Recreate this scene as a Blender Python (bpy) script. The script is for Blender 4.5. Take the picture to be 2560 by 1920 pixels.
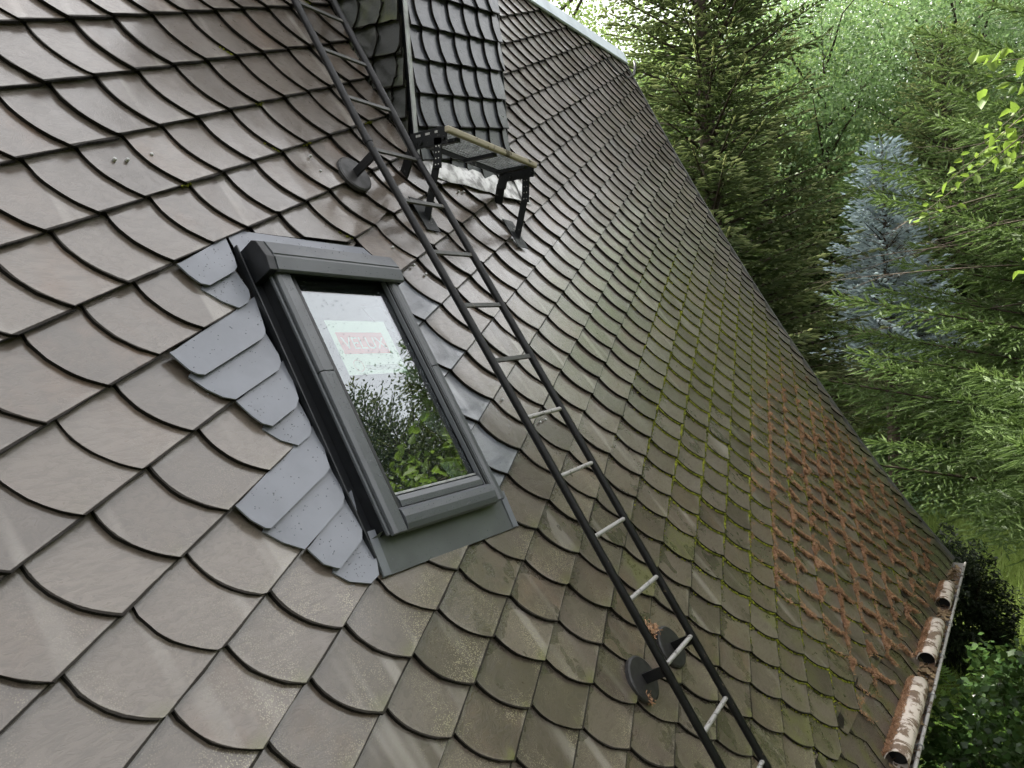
import bpy, math, random
import numpy as np
from mathutils import Vector, Matrix

# ---------------------------------------------------------------- scene, camera, light
scn = bpy.context.scene
for o in list(bpy.data.objects):
    bpy.data.objects.remove(o)
COL = scn.collection
random.seed(7)

cam_data = bpy.data.cameras.new('camera')
cam = bpy.data.objects.new('camera', cam_data)
COL.objects.link(cam)
CAM = np.array([0.0, -1.66178, 0.92114])
CX = np.array([0.51584, -0.85339, -0.07503])      # right
CY = -np.array([-0.09679, 0.02897, -0.99488])     # up
CZ = np.array([0.85120, 0.52047, -0.06766])       # forward
cam.matrix_world = Matrix(((CX[0], CY[0], -CZ[0], CAM[0]), (CX[1], CY[1], -CZ[1], CAM[1]),
                           (CX[2], CY[2], -CZ[2], CAM[2]), (0, 0, 0, 1)))
cam_data.sensor_width = 36
cam_data.lens = 27.308
cam_data.clip_start = 0.05
cam_data.clip_end = 800
scn.camera = cam

SUN_ELEV = math.radians(52)
SUN_AZ = math.radians(84)          # direction towards the sun in the XY plane, from +X
world = bpy.data.worlds.new('World')
scn.world = world
world.use_nodes = True
wn = world.node_tree
wn.nodes.clear()
sky = wn.nodes.new('ShaderNodeTexSky')
sky.sky_type = 'NISHITA'
sky.sun_disc = False
sky.sun_elevation = SUN_ELEV
sky.sun_rotation = math.pi / 2 - SUN_AZ
sky.dust_density = 4.0
sky.air_density = 1.0
sky.ozone_density = 1.0
hs = wn.nodes.new('ShaderNodeHueSaturation')
hs.inputs['Saturation'].default_value = 0.50     # thin white cloud
hs.inputs['Value'].default_value = 1.0
bg = wn.nodes.new('ShaderNodeBackground')
bg.inputs['Strength'].default_value = 0.12
wo = wn.nodes.new('ShaderNodeOutputWorld')
wn.links.new(sky.outputs['Color'], hs.inputs['Color'])
veil = wn.nodes.new('ShaderNodeMix')              # even veil of white cloud over the blue
veil.data_type = 'RGBA'
veil.inputs[0].default_value = 0.62
veil.inputs[7].default_value = (6.8, 6.7, 6.55, 1.0)
wn.links.new(hs.outputs['Color'], veil.inputs[6])
wn.links.new(veil.outputs[2], bg.inputs['Color'])
wn.links.new(bg.outputs['Background'], wo.inputs['Surface'])

sun_data = bpy.data.lights.new('sun', 'SUN')
sun_data.energy = 3.8
sun_data.angle = math.radians(8)
sun_data.color = (1.0, 0.95, 0.86)
sun = bpy.data.objects.new('sun', sun_data)
COL.objects.link(sun)
sd = Vector((math.cos(SUN_ELEV) * math.cos(SUN_AZ), math.cos(SUN_ELEV) * math.sin(SUN_AZ), math.sin(SUN_ELEV)))
sun.rotation_euler = (-sd).to_track_quat('-Z', 'Y').to_euler()

scn.view_settings.view_transform = 'Standard'
scn.view_settings.look = 'None'
scn.view_settings.exposure = 2.1
scn.view_settings.gamma = 1.0
scn.view_settings.use_curve_mapping = False
scn.cycles.use_adaptive_sampling = True
scn.cycles.adaptive_threshold = 0.03
scn.cycles.max_bounces = 4
scn.cycles.transparent_max_bounces = 12
scn.cycles.diffuse_bounces = 2
scn.cycles.glossy_bounces = 2

# ---------------------------------------------------------------- helpers
def tag(o, label=None, cat=None, group=None, kind=None):
    if label: o['label'] = label
    if cat: o['category'] = cat
    if group: o['group'] = group
    if kind: o['kind'] = kind
    return o

def link(name, me, mat=None, parent=None):
    o = bpy.data.objects.new(name, me)
    COL.objects.link(o)
    if mat is not None and me is not None:
        me.materials.append(mat)
    if parent is not None:
        o.parent = parent
        o.matrix_parent_inverse = parent.matrix_world.inverted()
    return o

def empty(name, loc=(0, 0, 0)):
    o = bpy.data.objects.new(name, None)
    o.empty_display_size = 0.1
    o.location = loc
    COL.objects.link(o)
    o.matrix_world = Matrix.Translation(loc)
    return o

def np_mesh(name, V, F, attrs=None, smooth=False):
    V = np.asarray(V, np.float32); F = np.asarray(F, np.int32)
    me = bpy.data.meshes.new(name)
    n, (m, k) = len(V), F.shape
    me.vertices.add(n); me.vertices.foreach_set('co', V.ravel())
    me.loops.add(m * k); me.loops.foreach_set('vertex_index', F.ravel())
    me.polygons.add(m); me.polygons.foreach_set('loop_start', np.arange(m, dtype=np.int32) * k)
    if smooth:
        me.polygons.foreach_set('use_smooth', np.ones(m, bool))
    me.update(calc_edges=True)
    for an, (typ, dom, arr) in (attrs or {}).items():
        a = me.attributes.new(an, typ, dom)
        a.data.foreach_set('value' if typ == 'FLOAT' else ('color' if typ == 'FLOAT_COLOR' else 'vector'), np.asarray(arr, np.float32).ravel())
    return me

class MB:
    """collects shapes into one mesh"""
    def __init__(self):
        self.v = []; self.f = []; self.sm = []
    def add(self, vs, fs, smooth=False):
        b = len(self.v)
        self.v += [tuple(x) for x in vs]
        self.f += [tuple(i + b for i in f) for f in fs]
        self.sm += [smooth] * len(fs)
    def hexa(self, p):
        """8 points: 0-3 bottom ring, 4-7 top ring"""
        self.add(p, [(0, 3, 2, 1), (4, 5, 6, 7), (0, 1, 5, 4), (1, 2, 6, 5), (2, 3, 7, 6), (3, 0, 4, 7)])
    def box(self, fr, u0, u1, v0, v1, h0, h1):
        self.hexa([fr(u0, v0, h0), fr(u1, v0, h0), fr(u1, v1, h0), fr(u0, v1, h0),
                   fr(u0, v0, h1), fr(u1, v0, h1), fr(u1, v1, h1), fr(u0, v1, h1)])
    def tube(self, pts, rad, n=8, cap=True):
        pts = [Vector(p) for p in pts]
        if not isinstance(rad, (list, tuple)): rad = [rad] * len(pts)
        vs, fs = [], []
        ref = None
        for i, p in enumerate(pts):
            a = pts[max(i - 1, 0)]; b = pts[min(i + 1, len(pts) - 1)]
            d = (b - a).normalized()
            if ref is None:
                ref = Vector((0, 0, 1)) if abs(d.z) < 0.9 else Vector((1, 0, 0))
            e1 = (ref - d * ref.dot(d)).normalized(); ref = e1
            e2 = d.cross(e1)
            for k in range(n):
                t = 2 * math.pi * k / n
                vs.append(p + (e1 * math.cos(t) + e2 * math.sin(t)) * rad[i])
        for i in range(len(pts) - 1):
            for k in range(n):
                fs.append((i * n + k, i * n + (k + 1) % n, (i + 1) * n + (k + 1) % n, (i + 1) * n + k))
        self.add(vs, fs, True)
        if cap:
            m = len(pts) - 1
            self.add(vs[:n], [tuple(range(n - 1, -1, -1))])
            self.add(vs[m * n:], [tuple(range(n))])
    def extrude(self, pts, off):
        """closed polygon pts swept by vector off"""
        n = len(pts)
        a = [Vector(p) for p in pts]; b = [p + Vector(off) for p in a]
        self.add(a + b, [tuple(range(n - 1, -1, -1)), tuple(range(n, 2 * n))] + [(i, (i + 1) % n, n + (i + 1) % n, n + i) for i in range(n)])
    def mesh(self, name):
        me = bpy.data.meshes.new(name)
        me.from_pydata(self.v, [], self.f)
        me.polygons.foreach_set('use_smooth', np.array(self.sm, bool))
        me.update()
        return me
    def build(self, name, mat, parent=None, bevel=0):
        o = link(name, self.mesh(name), mat, parent)
        if bevel:
            m = o.modifiers.new('bevel', 'BEVEL'); m.width = bevel; m.segments = 2; m.limit_method = 'ANGLE'; m.angle_limit = math.radians(40)
        return o

# ---------------------------------------------------------------- materials
class NT:
    def __init__(self, name):
        self.m = bpy.data.materials.new(name); self.m.use_nodes = True
        self.t = self.m.node_tree; self.t.nodes.clear()
        self.out = self.t.nodes.new('ShaderNodeOutputMaterial')
    def n(self, typ, props=None, out=0, **ins):
        nd = self.t.nodes.new('ShaderNode' + typ)
        for k, v in (props or {}).items(): setattr(nd, k, v)
        for k, v in ins.items():
            key = int(k[1:]) if k[0] == '_' and k[1:].isdigit() else k.replace('_', ' ')
            s = nd.inputs[key]
            if hasattr(v, 'is_linked') or isinstance(v, bpy.types.NodeSocket): self.t.links.new(v, s)
            else: s.default_value = v
        return nd.outputs[out]
    def math(self, op, a, b=0.0, c=None, clamp=False):
        kw = {'_0': a, '_1': b}
        if c is not None: kw['_2'] = c
        return self.n('Math', {'operation': op, 'use_clamp': clamp}, **kw)
    def mix(self, f, a, b, blend='MIX'):
        nd = self.t.nodes.new('ShaderNodeMix'); nd.data_type = 'RGBA'; nd.blend_type = blend
        for i, v in ((0, f), (6, a), (7, b)):
            if isinstance(v, bpy.types.NodeSocket): self.t.links.new(v, nd.inputs[i])
            else: nd.inputs[i].default_value = v if i == 0 else (tuple(v) + (1,) if len(v) == 3 else v)
        return nd.outputs[2]
    def step(self, x, a, b, lo=0.0, hi=1.0):
        return self.n('MapRange', {'interpolation_type': 'SMOOTHSTEP'}, Value=x, From_Min=a, From_Max=b, To_Min=lo, To_Max=hi)
    def noise(self, vec, scale, detail=3, rough=0.55, dist=0.0, out=0):
        return self.n('TexNoise', None, out, Vector=vec, Scale=scale, Detail=detail, Roughness=rough, Distortion=dist)
    def attr(self, name, out=0):
        return self.n('Attribute', {'attribute_name': name}, out)
    def pos(self):
        return self.n('NewGeometry')
    def sep(self, v):
        nd = self.t.nodes.new('ShaderNodeSeparateXYZ'); self.t.links.new(v, nd.inputs[0]); return nd.outputs
    def comb(self, x, y, z):
        return self.n('CombineXYZ', None, 0, X=x, Y=y, Z=z)
    def vadd(self, a, b):
        return self.n('VectorMath', {'operation': 'ADD'}, 0, _0=a, _1=b)
    def vmul(self, a, b):
        return self.n('VectorMath', {'operation': 'MULTIPLY'}, 0, _0=a, _1=b)
    def bump(self, h, strength=0.3, dist=0.002, normal=None):
        kw = dict(Strength=strength, Distance=dist, Height=h)
        if normal is not None: kw['Normal'] = normal
        return self.n('Bump', None, 0, **kw)
    def principled(self, **kw):
        s = self.n('BsdfPrincipled', None, 0, **kw)
        self.t.links.new(s, self.out.inputs['Surface'])
        return self.m
    def surf(self, s):
        self.t.links.new(s, self.out.inputs['Surface']); return self.m

def C(r, g, b): return (r, g, b, 1.0)

def simple(name, col, rough=0.5, metal=0.0, var=0.25, scale=8.0, spec=0.5, bump=0.0, bscale=60.0, col2=None, coat=0.0):
    t = NT(name); p = t.pos()
    nz = t.noise(p, scale, 5, 0.6)
    c2 = col2 if col2 else tuple(x * (1 - var) for x in col)
    c = t.mix(t.step(nz, 0.38, 0.64), col, c2)
    kw = dict(Base_Color=c, Roughness=t.step(nz, 0.3, 0.7, rough * 0.85, min(1, rough * 1.15)), Metallic=metal, Specular_IOR_Level=spec, Coat_Weight=coat)
    if bump: kw['Normal'] = t.bump(t.noise(p, bscale, 4, 0.6), bump, 0.003)
    return t.principled(**kw)

def slate_material(name, dark, light, brown, edge, rough=0.4, lich=True, bmp=0.28, coat=0.8):
    t = NT(name); p = t.pos()
    rnd = t.attr('rnd', 1); zone = t.attr('zone', 1); ab = t.attr('ab', 1); xy = t.attr('xy', 1); side = t.attr('side', 2)
    R = t.sep(rnd); Z = t.sep(zone); A = t.sep(ab)
    xv = t.vadd(xy, t.vmul(rnd, (9.0, 7.0, 3.0)))
    nA = t.sep(t.noise(t.vmul(xv, (6.0, 4.0, 1.0)), 1.0, 3, 0.6, out=1))
    nB = t.sep(t.noise(t.vmul(xv, t.comb(t.step(R[2], 0.0, 1.0, 14.0, 34.0), t.step(R[0], 0.0, 1.0, 28.0, 60.0), 1.0)), 1.0, 3, 0.62, 1.0, out=1))
    st = t.noise(t.vmul(xv, (11.0, 0.9, 1.0)), 1.0, 1, 0.5)
    n1, n2 = nA[0], nB[0]
    base = t.mix(R[0], dark, light)
    base = t.mix(t.math('MULTIPLY', t.step(n1, 0.35, 0.75), t.step(R[1], 0.25, 1.0)), base, brown)
    base = t.mix(t.step(n2, 0.35, 0.75, 0.0, 0.4), base, tuple(x * 0.72 for x in dark))
    stm = t.math('MULTIPLY', t.step(st, 0.56, 0.72), t.step(R[2], 0.35, 0.85))
    base = t.mix(t.math('MULTIPLY', stm, 0.55), base, edge)
    a, b = A[0], A[1]
    curve = t.math('MULTIPLY', t.math('MULTIPLY', b, -0.675), t.math('SUBTRACT', 1.267, b))
    e = t.math('SUBTRACT', a, curve)
    w = t.step(nA[1], 0.3, 0.7, 0.025, 0.13)
    rim1 = t.math('SUBTRACT', 1.0, t.math('DIVIDE', e, w), clamp=True)
    rim2 = t.math('SUBTRACT', 1.0, t.math('DIVIDE', t.math('SUBTRACT', 1.0, b), w), clamp=True)
    rim3 = t.math('SUBTRACT', 1.0, t.math('DIVIDE', t.math('ADD', b, -0.02), w), clamp=True)
    rim = t.math('MAXIMUM', t.math('MULTIPLY', rim1, 0.6), t.math('MAXIMUM', rim2, t.math('MULTIPLY', rim3, 0.8)))
    rim = t.math('MULTIPLY', rim, t.step(n1, 0.38, 0.62, 0.05, 0.55))
    base = t.mix(rim, base, edge)
    rgh = t.math('ADD', rough, t.math('MULTIPLY', t.math('SUBTRACT', n2, 0.5), 0.35))
    if lich:
        vo = t.n('TexVoronoi', {'feature': 'F1'}, 0, Vector=t.vadd(p, t.vmul(rnd, (3.0, 5.0, 2.0))), Scale=190.0)
        spots = t.step(t.math('ADD', vo, t.math('MULTIPLY', t.math('SUBTRACT', nB[1], 0.5), 0.5)), 0.45, 0.2)
        lm = t.math('MULTIPLY', spots, t.math('MULTIPLY', Z[0], t.math('MULTIPLY', t.step(nA[1], 0.42, 0.6), t.math('ADD', 0.7, t.step(b, 0.3, 0.95)))), clamp=True)
        base = t.mix(t.math('MULTIPLY', lm, 0.75), base, t.mix(nB[2], C(0.24, 0.20, 0.13), C(0.34, 0.32, 0.22)))
        gm = t.math('MULTIPLY', Z[2], t.step(nA[2], 0.42, 0.64))
        toeg = t.math('MULTIPLY', t.math('MULTIPLY', Z[0], t.step(b, 0.72, 0.98)), t.math('MULTIPLY', t.step(a, 0.25, -0.1), t.step(n1, 0.42, 0.6)))
        gm = t.math('MAXIMUM', gm, t.math('MULTIPLY', toeg, 0.8))
        base = t.mix(gm, base, t.mix(n2, C(0.05, 0.055, 0.016), C(0.17, 0.17, 0.06)))
        wb = t.math('ADD', nA[2], t.math('ADD', t.step(b, 0.26, 0.0, 0.0, 0.2), t.step(a, 0.62, 0.82, 0.0, 0.16)))
        wm = t.math('MULTIPLY', t.step(wb, 0.600, 0.616), Z[1])
        base = t.mix(t.math('MULTIPLY', wm, 0.7), base, C(0.042, 0.037, 0.028))
        rgh = t.math('SUBTRACT', rgh, t.math('MULTIPLY', wm, 0.12))
    arris_shade = t.math('MAXIMUM', t.step(t.math('ADD', b, t.math('MULTIPLY', t.math('SUBTRACT', nB[1], 0.5), 0.012)), 0.972, 0.985), t.step(t.math('ADD', e, t.math('MULTIPLY', t.math('SUBTRACT', nB[1], 0.5), 0.02)), 0.025, 0.012))
    side = t.math('MAXIMUM', side, t.math('MULTIPLY', arris_shade, 0.9))
    base = t.mix(side, base, C(0.012, 0.011, 0.010))     # gap shadow painted near-black onto slate edges and side faces
    rg = t.math('ABSOLUTE', t.math('SUBTRACT', n2, 0.5))
    h = t.math('ADD', t.math('MULTIPLY', t.step(rg, 0.0, 0.07), 0.5), t.math('ADD', t.math('MULTIPLY', n2, 0.5), t.math('MULTIPLY', n1, 1.2)))
    nb = t.bump(h, bmp, 0.004)
    return t.principled(Base_Color=base, Roughness=rgh, Specular_IOR_Level=t.step(side, 0.0, 0.5, 0.3, 0.05), Normal=nb, Coat_Weight=t.step(side, 0.0, 0.5, coat, 0.0), Coat_Roughness=t.step(n1, 0.3, 0.7, 0.10, 0.26), Coat_IOR=1.6)

M = {}
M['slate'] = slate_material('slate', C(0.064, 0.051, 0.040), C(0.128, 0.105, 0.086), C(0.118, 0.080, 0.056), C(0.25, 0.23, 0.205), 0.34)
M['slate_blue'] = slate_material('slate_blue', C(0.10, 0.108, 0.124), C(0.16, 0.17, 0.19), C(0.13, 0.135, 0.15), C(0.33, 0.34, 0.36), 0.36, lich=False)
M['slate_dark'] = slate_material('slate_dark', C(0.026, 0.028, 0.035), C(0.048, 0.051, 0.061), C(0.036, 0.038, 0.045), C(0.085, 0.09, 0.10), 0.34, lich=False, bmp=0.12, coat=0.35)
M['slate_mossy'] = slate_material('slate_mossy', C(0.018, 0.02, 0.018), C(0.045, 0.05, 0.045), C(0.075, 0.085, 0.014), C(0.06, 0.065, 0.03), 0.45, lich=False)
M['deck'] = simple('deck', (0.02, 0.018, 0.016), 0.9)
M['anthracite'] = simple('anthracite', (0.062, 0.067, 0.074), 0.34, 0.0, 0.12, 6, 0.5)
M['black'] = simple('black', (0.008, 0.009, 0.011), 0.38, 0.0, 0.3, 20, 0.4)
M['flashing'] = simple('flashing', (0.085, 0.092, 0.096), 0.36, 0.0, 0.2, 5, 0.5)
M['soaker'] = simple('soaker', (0.145, 0.154, 0.176), 0.34, 0.1, 0.10, 7, 0.5)
M['ridge'] = simple('ridge', (0.50, 0.56, 0.60), 0.5, 0.0, 0.15, 4)
M['lead'] = simple('lead', (0.55, 0.55, 0.54), 0.45, 0.15, 0.45, 14, col2=(0.16, 0.155, 0.15))
M['washer'] = simple('washer', (0.4, 0.4, 0.4), 0.4, 0, 0.3, 60)
M['galv'] = simple('galv', (0.33, 0.34, 0.34), 0.45, 0.5, 0.4, 25)
M['verge'] = simple('verge', (0.10, 0.10, 0.095), 0.5, 0, 0.4, 3)
M['trim'] = simple('trim', (0.36, 0.37, 0.37), 0.45, 0.2, 0.3, 10)
M['paper'] = simple('paper', (0.80, 0.88, 0.78), 0.55, 0, 0.04, 5)
M['print_red'] = simple('print_red', (0.80, 0.10, 0.045), 0.5, 0, 0.1, 5)
M['print_white'] = simple('print_white', (0.85, 0.88, 0.84), 0.5, 0, 0.03, 5)
M['print_grey'] = simple('print_grey', (0.2, 0.2, 0.18), 0.5, 0, 0.1, 5)
M['paint_black'] = simple('paint_black', (0.005, 0.005, 0.006), 0.4, 0.0, 0.3, 30, 0.35, 0.25, 120)

def worn(name, col, wear, amount, rough=0.45, scale=16.0):
    t = NT(name); p = t.pos()
    nz = t.noise(p, scale, 6, 0.7, 0.6)
    f = t.step(nz, amount, amount + 0.07)
    c = t.mix(f, col, t.mix(t.noise(p, 60, 3), wear, tuple(x * 0.45 for x in wear)))
    return t.principled(Base_Color=c, Specular_IOR_Level=0.25, Roughness=t.step(nz, 0.4, 0.7, rough, rough + 0.25), Normal=t.bump(nz, 0.3, 0.002))
M['rail'] = worn('rail', (0.004, 0.004, 0.0045), (0.14, 0.105, 0.065), 0.64, 0.34, 22)
M['rung_worn'] = worn('rung_worn', (0.26, 0.255, 0.245), (0.13, 0.12, 0.11), 0.55, 0.34, 26)
M['rung_dark'] = worn('rung_dark', (0.05, 0.05, 0.048), (0.3, 0.26, 0.2), 0.60, 0.4, 30)
M['step_steel'] = worn('step_steel', (0.009, 0.010, 0.011), (0.20, 0.20, 0.19), 0.60, 0.4, 18)
M['step_rail'] = worn('step_rail', (0.28, 0.25, 0.19), (0.08, 0.07, 0.045), 0.56, 0.5, 9)
M['gutter'] = worn('gutter', (0.30, 0.29, 0.28), (0.10, 0.065, 0.045), 0.52, 0.5, 9)
M['pipe'] = worn('pipe', (0.50, 0.44, 0.39), (0.20, 0.14, 0.10), 0.48, 0.55, 6)
M['wood_dark'] = simple('wood_dark', (0.022, 0.018, 0.014), 0.85, 0, 0.5, 12)
M['wall'] = simple('wall', (0.42, 0.40, 0.36), 0.9, 0, 0.15, 3)

def glass_mat():
    t = NT('window_glass')
    gl = t.n('BsdfGlossy', None, 0, Color=C(0.93, 0.94, 1.0), Roughness=0.004)
    tr = t.n('BsdfTransparent', None, 0, Color=C(0.72, 0.78, 0.74))
    fc = t.n('LayerWeight', None, 1, Blend=0.5)
    f = t.math('ADD', t.math('MULTIPLY', t.math('POWER', fc, 3.0), 0.85), 0.12, clamp=True)
    nd = t.t.nodes.new('ShaderNodeMixShader')
    t.t.links.new(f, nd.inputs[0]); t.t.links.new(tr, nd.inputs[1]); t.t.links.new(gl, nd.inputs[2])
    return t.surf(nd.outputs[0])
M['glass'] = glass_mat()
def water_mat():
    t = NT('raindrop')
    return t.principled(Base_Color=C(0.10, 0.11, 0.12), Roughness=0.04, Specular_IOR_Level=0.9)
M['drop'] = water_mat()

def leaf_mat(name, c1, c2, trans, tcol, rough=0.5, tip=None, spec=0.35, scale=1.2, drift=0.45):
    """foliage: two greens mixed per leaf and in drifts, light passes through"""
    t = NT(name); p = t.pos()
    isl = t.n('NewGeometry', None, 8)
    dr = t.noise(p, scale, 3, 0.6)
    c = t.mix(isl, c1, c2)
    c = t.mix(t.step(dr, 0.38, 0.62, 0.0, drift), c, tuple(x * 0.55 for x in c1))
    if tip is not None:
        c = t.mix(t.attr('tip', 2), c, tip)
    d = t.n('BsdfPrincipled', None, 0, Base_Color=c, Roughness=rough, Specular_IOR_Level=spec)
    tl = t.n('BsdfTranslucent', None, 0, Color=t.mix(0.5, c, tcol) if trans else c)
    nd = t.t.nodes.new('ShaderNodeMixShader')
    nd.inputs[0].default_value = trans
    t.t.links.new(d, nd.inputs[1]); t.t.links.new(tl, nd.inputs[2])
    return t.surf(nd.outputs[0])
M['needle_dark'] = leaf_mat('needle_dark', (0.068, 0.10, 0.044), (0.135, 0.175, 0.072), 0.3, (0.1, 0.14, 0.03), tip=(0.60, 0.63, 0.32))
M['needle_blue'] = leaf_mat('needle_blue', (0.34, 0.41, 0.44), (0.50, 0.57, 0.60), 0.1, (0.2, 0.3, 0.3), tip=(0.52, 0.62, 0.66), rough=0.85, spec=0.08)
M['needle_green'] = leaf_mat('needle_green', (0.075, 0.125, 0.04), (0.13, 0.195, 0.065), 0.3, (0.14, 0.22, 0.05), tip=(0.22, 0.31, 0.10))
M['leaf_wood'] = leaf_mat('leaf_wood', (0.18, 0.27, 0.08), (0.27, 0.35, 0.13), 0.45, (0.22, 0.31, 0.07), scale=0.45, drift=0.75)
M['leaf_wood2'] = leaf_mat('leaf_wood2', (0.135, 0.225, 0.095), (0.205, 0.295, 0.13), 0.42, (0.16, 0.27, 0.09), scale=0.4, drift=0.75)
M['leaf_hazel'] = leaf_mat('leaf_hazel', (0.10, 0.17, 0.03), (0.19, 0.26, 0.04), 0.42, (0.26, 0.40, 0.06))
M['leaf_ivy'] = leaf_mat('leaf_ivy', (0.022, 0.052, 0.014), (0.05, 0.092, 0.026), 0.25, (0.16, 0.26, 0.05), rough=0.32)
M['leaf_yew'] = leaf_mat('leaf_yew', (0.018, 0.03, 0.014), (0.03, 0.05, 0.02), 0.1, (0.05, 0.08, 0.02))
M['grass'] = leaf_mat('grass', (0.20, 0.29, 0.07), (0.32, 0.40, 0.13), 0.4, (0.32, 0.42, 0.10))
M['fern'] = leaf_mat('fern', (0.12, 0.24, 0.04), (0.18, 0.30, 0.06), 0.4, (0.3, 0.42, 0.06))
M['moss'] = leaf_mat('moss', (0.04, 0.048, 0.008), (0.25, 0.27, 0.03), 0.0, (0.1, 0.1, 0.02), rough=0.9, spec=0.1, scale=9)
M['litter'] = leaf_mat('litter', (0.24, 0.125, 0.070), (0.46, 0.285, 0.175), 0.0, (0.3, 0.15, 0.08), rough=0.85, spec=0.15, scale=6)
M['dead_leaf'] = leaf_mat('dead_leaf', (0.07, 0.04, 0.022), (0.26, 0.19, 0.11), 0.0, (0.3, 0.15, 0.08), rough=0.8, spec=0.2, scale=9)
M['bark'] = simple('bark', (0.055, 0.042, 0.032), 0.9, 0, 0.5, 9, 0.2, 0.5, 30)
M['bark_grey'] = simple('bark_grey', (0.11, 0.09, 0.07), 0.9, 0, 0.5, 9, 0.2, 0.5, 30)
M['ground'] = simple('ground', (0.10, 0.125, 0.05), 0.95, 0, 0.45, 0.8, 0.2, col2=(0.06, 0.065, 0.025))

# ---------------------------------------------------------------- roof frame
PITCH = math.radians(61)
CP, SP = math.cos(PITCH), math.sin(PITCH)
D = 1.9
def zs(y):
    t = y / D
    return D * (0.0234962 * (t - 0.6) ** 2 + 0.0251186 * max(0.0, -0.22582 - t) ** 2)
def zs_d(y):
    t = y / D
    return 2 * 0.0234962 * (t - 0.6) - 2 * 0.0251186 * max(0.0, -0.22582 - t)
def r2w(x, y, z):
    return Vector((x, y * CP - z * SP, y * SP + z * CP))
def RW(x, y, h=0.0):
    """point on the roof: x along the eaves, y up the slope, h off the surface"""
    d = zs_d(y); n = math.hypot(1, d)
    return r2w(x, y - h * d / n, zs(y) + h / n)
def project(p):
    v = np.array(p) - CAM
    z = v @ CZ
    return (512 + v @ CX / z * 776.8, 384 - v @ CY / z * 776.8, z)

O_ = np.array([1.34299, 2.56448]); DC = np.array([0.191147, -0.178363]); DS = np.array([0.198179, 0.087671])
LINV = np.linalg.inv(np.c_[DS, DC])
XG, YR = 9.46, 4.78                 # verge and ridge
def y_eave(x): return -2.0 - 0.057 * (x - 4.6)
def y_toe(x): return -1.70 - 0.062 * (x - 4.2)
GROUND = -5.0

house = empty('house', (4, 2, GROUND))
tag(house, 'house with a steep roof of brown-grey slates in slanting courses', 'house')
mb = MB()
ny, nx = 24, 2
xs = [-3.0, XG - 0.02]
for j in range(ny):
    y0 = y_eave(4) - 0.1 + (YR + 0.02 - y_eave(4) + 0.1) * j / ny
    y1 = y_eave(4) - 0.1 + (YR + 0.02 - y_eave(4) + 0.1) * (j + 1) / ny
    def yy(x, y): return max(y, y_eave(x) + 0.02) if j < 4 else y
    mb.add([RW(x, yy(x, y), hh) for hh in (-0.05, -0.08) for x, y in ((xs[0], y0), (xs[1], y0), (xs[1], y1), (xs[0], y1))],
           [(0, 1, 2, 3), (7, 6, 5, 4), (1, 5, 6, 2), (0, 4, 5, 1)])
roof = mb.build('roof', M['deck'], house)

# ---------------------------------------------------------------- slates
def clip(poly, nx_, ny_, c):
    """keep nx*x+ny*y<=c"""
    out = []
    n = len(poly)
    for i in range(n):
        p, q = poly[i], poly[(i + 1) % n]
        dp = nx_ * p[0] + ny_ * p[1] - c; dq = nx_ * q[0] + ny_ * q[1] - c
        if dp <= 0: out.append(p)
        if dp * dq < 0:
            t = dp / (dp - dq)
            out.append((p[0] + (q[0] - p[0]) * t, p[1] + (q[1] - p[1]) * t))
    return out
def curve_a(b): return -0.675 * b * (1.267 - b)
OUT = [(0.02, -0.22), (0.0, 0.0)] + [(curve_a(b), b) for b in (0.12, 0.25, 0.38, 0.52, 0.66, 0.8, 0.91)] + [(-0.18, 1.0), (0.16, 1.0), (0.5, 1.0), (0.86, 1.0)] + \
      [(0.83, 0.75), (0.84, 0.5), (0.92, 0.22), (1.04, 0.0), (1.04, -0.22)]
HU, HV, TH = 0.014, 0.022, 0.0055

def smooth01(x, a, b):
    t = min(1, max(0, (x - a) / (b - a))); return t * t * (3 - 2 * t)

class Slates:
    def __init__(self): self.v = []; self.f = []; self.ab = []; self.xy = []; self.rnd = []; self.zone = []; self.side = []
    def add(self, poly, pt, ab, height, rnd, zone, th=TH):
        """poly in plane coords; pt(x,y,h) -> world; ab(p) -> local slate coords"""
        n = len(poly); b0 = len(self.v)
        for top in (1, 0):
            for p in poly:
                a_, b_ = ab(p); h = height(a_, b_)
                self.v.append(tuple(pt(p[0], p[1], h + (th if top else 0.0))))
                self.ab.append((a_, b_, 0)); self.xy.append((p[0], p[1], 0))
        fs = [tuple(range(b0, b0 + n))]
        for i in range(n):
            k = (i + 1) % n
            fs.append((b0 + k, b0 + i, b0 + n + i, b0 + n + k))
        self.f += fs
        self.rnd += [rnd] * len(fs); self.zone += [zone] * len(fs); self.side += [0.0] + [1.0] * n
    def build(self, name, mat, parent):
        me = bpy.data.meshes.new(name); me.from_pydata(self.v, [], self.f); me.update()
        a = me.attributes.new('ab', 'FLOAT_VECTOR', 'POINT'); a.data.foreach_set('vector', np.array(self.ab, np.float32).ravel())
        a = me.attributes.new('xy', 'FLOAT_VECTOR', 'POINT'); a.data.foreach_set('vector', np.array(self.xy, np.float32).ravel())
        for nm, dat in (('rnd', self.rnd), ('zone', self.zone)):
            a = me.attributes.new(nm, 'FLOAT_VECTOR', 'FACE'); a.data.foreach_set('vector', np.array(dat, np.float32).ravel())
        a = me.attributes.new('side', 'FLOAT', 'FACE'); a.data.foreach_set('value', np.array(self.side, np.float32))
        return link(name, me, mat, parent)

WO = np.array([1.938, 0.275]); WT = math.radians(-3.1)        # skylight corner and tilt on the roof
WU = np.array([math.cos(WT), math.sin(WT)]); WV = np.array([-math.sin(WT), math.cos(WT)])
def win_uv(p):
    d = np.array(p) - WO; return d @ WU, d @ WV
METAL_FROM = {5: -3, 6: -5, 7: -5, 8: -7, 9: -7}

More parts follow.
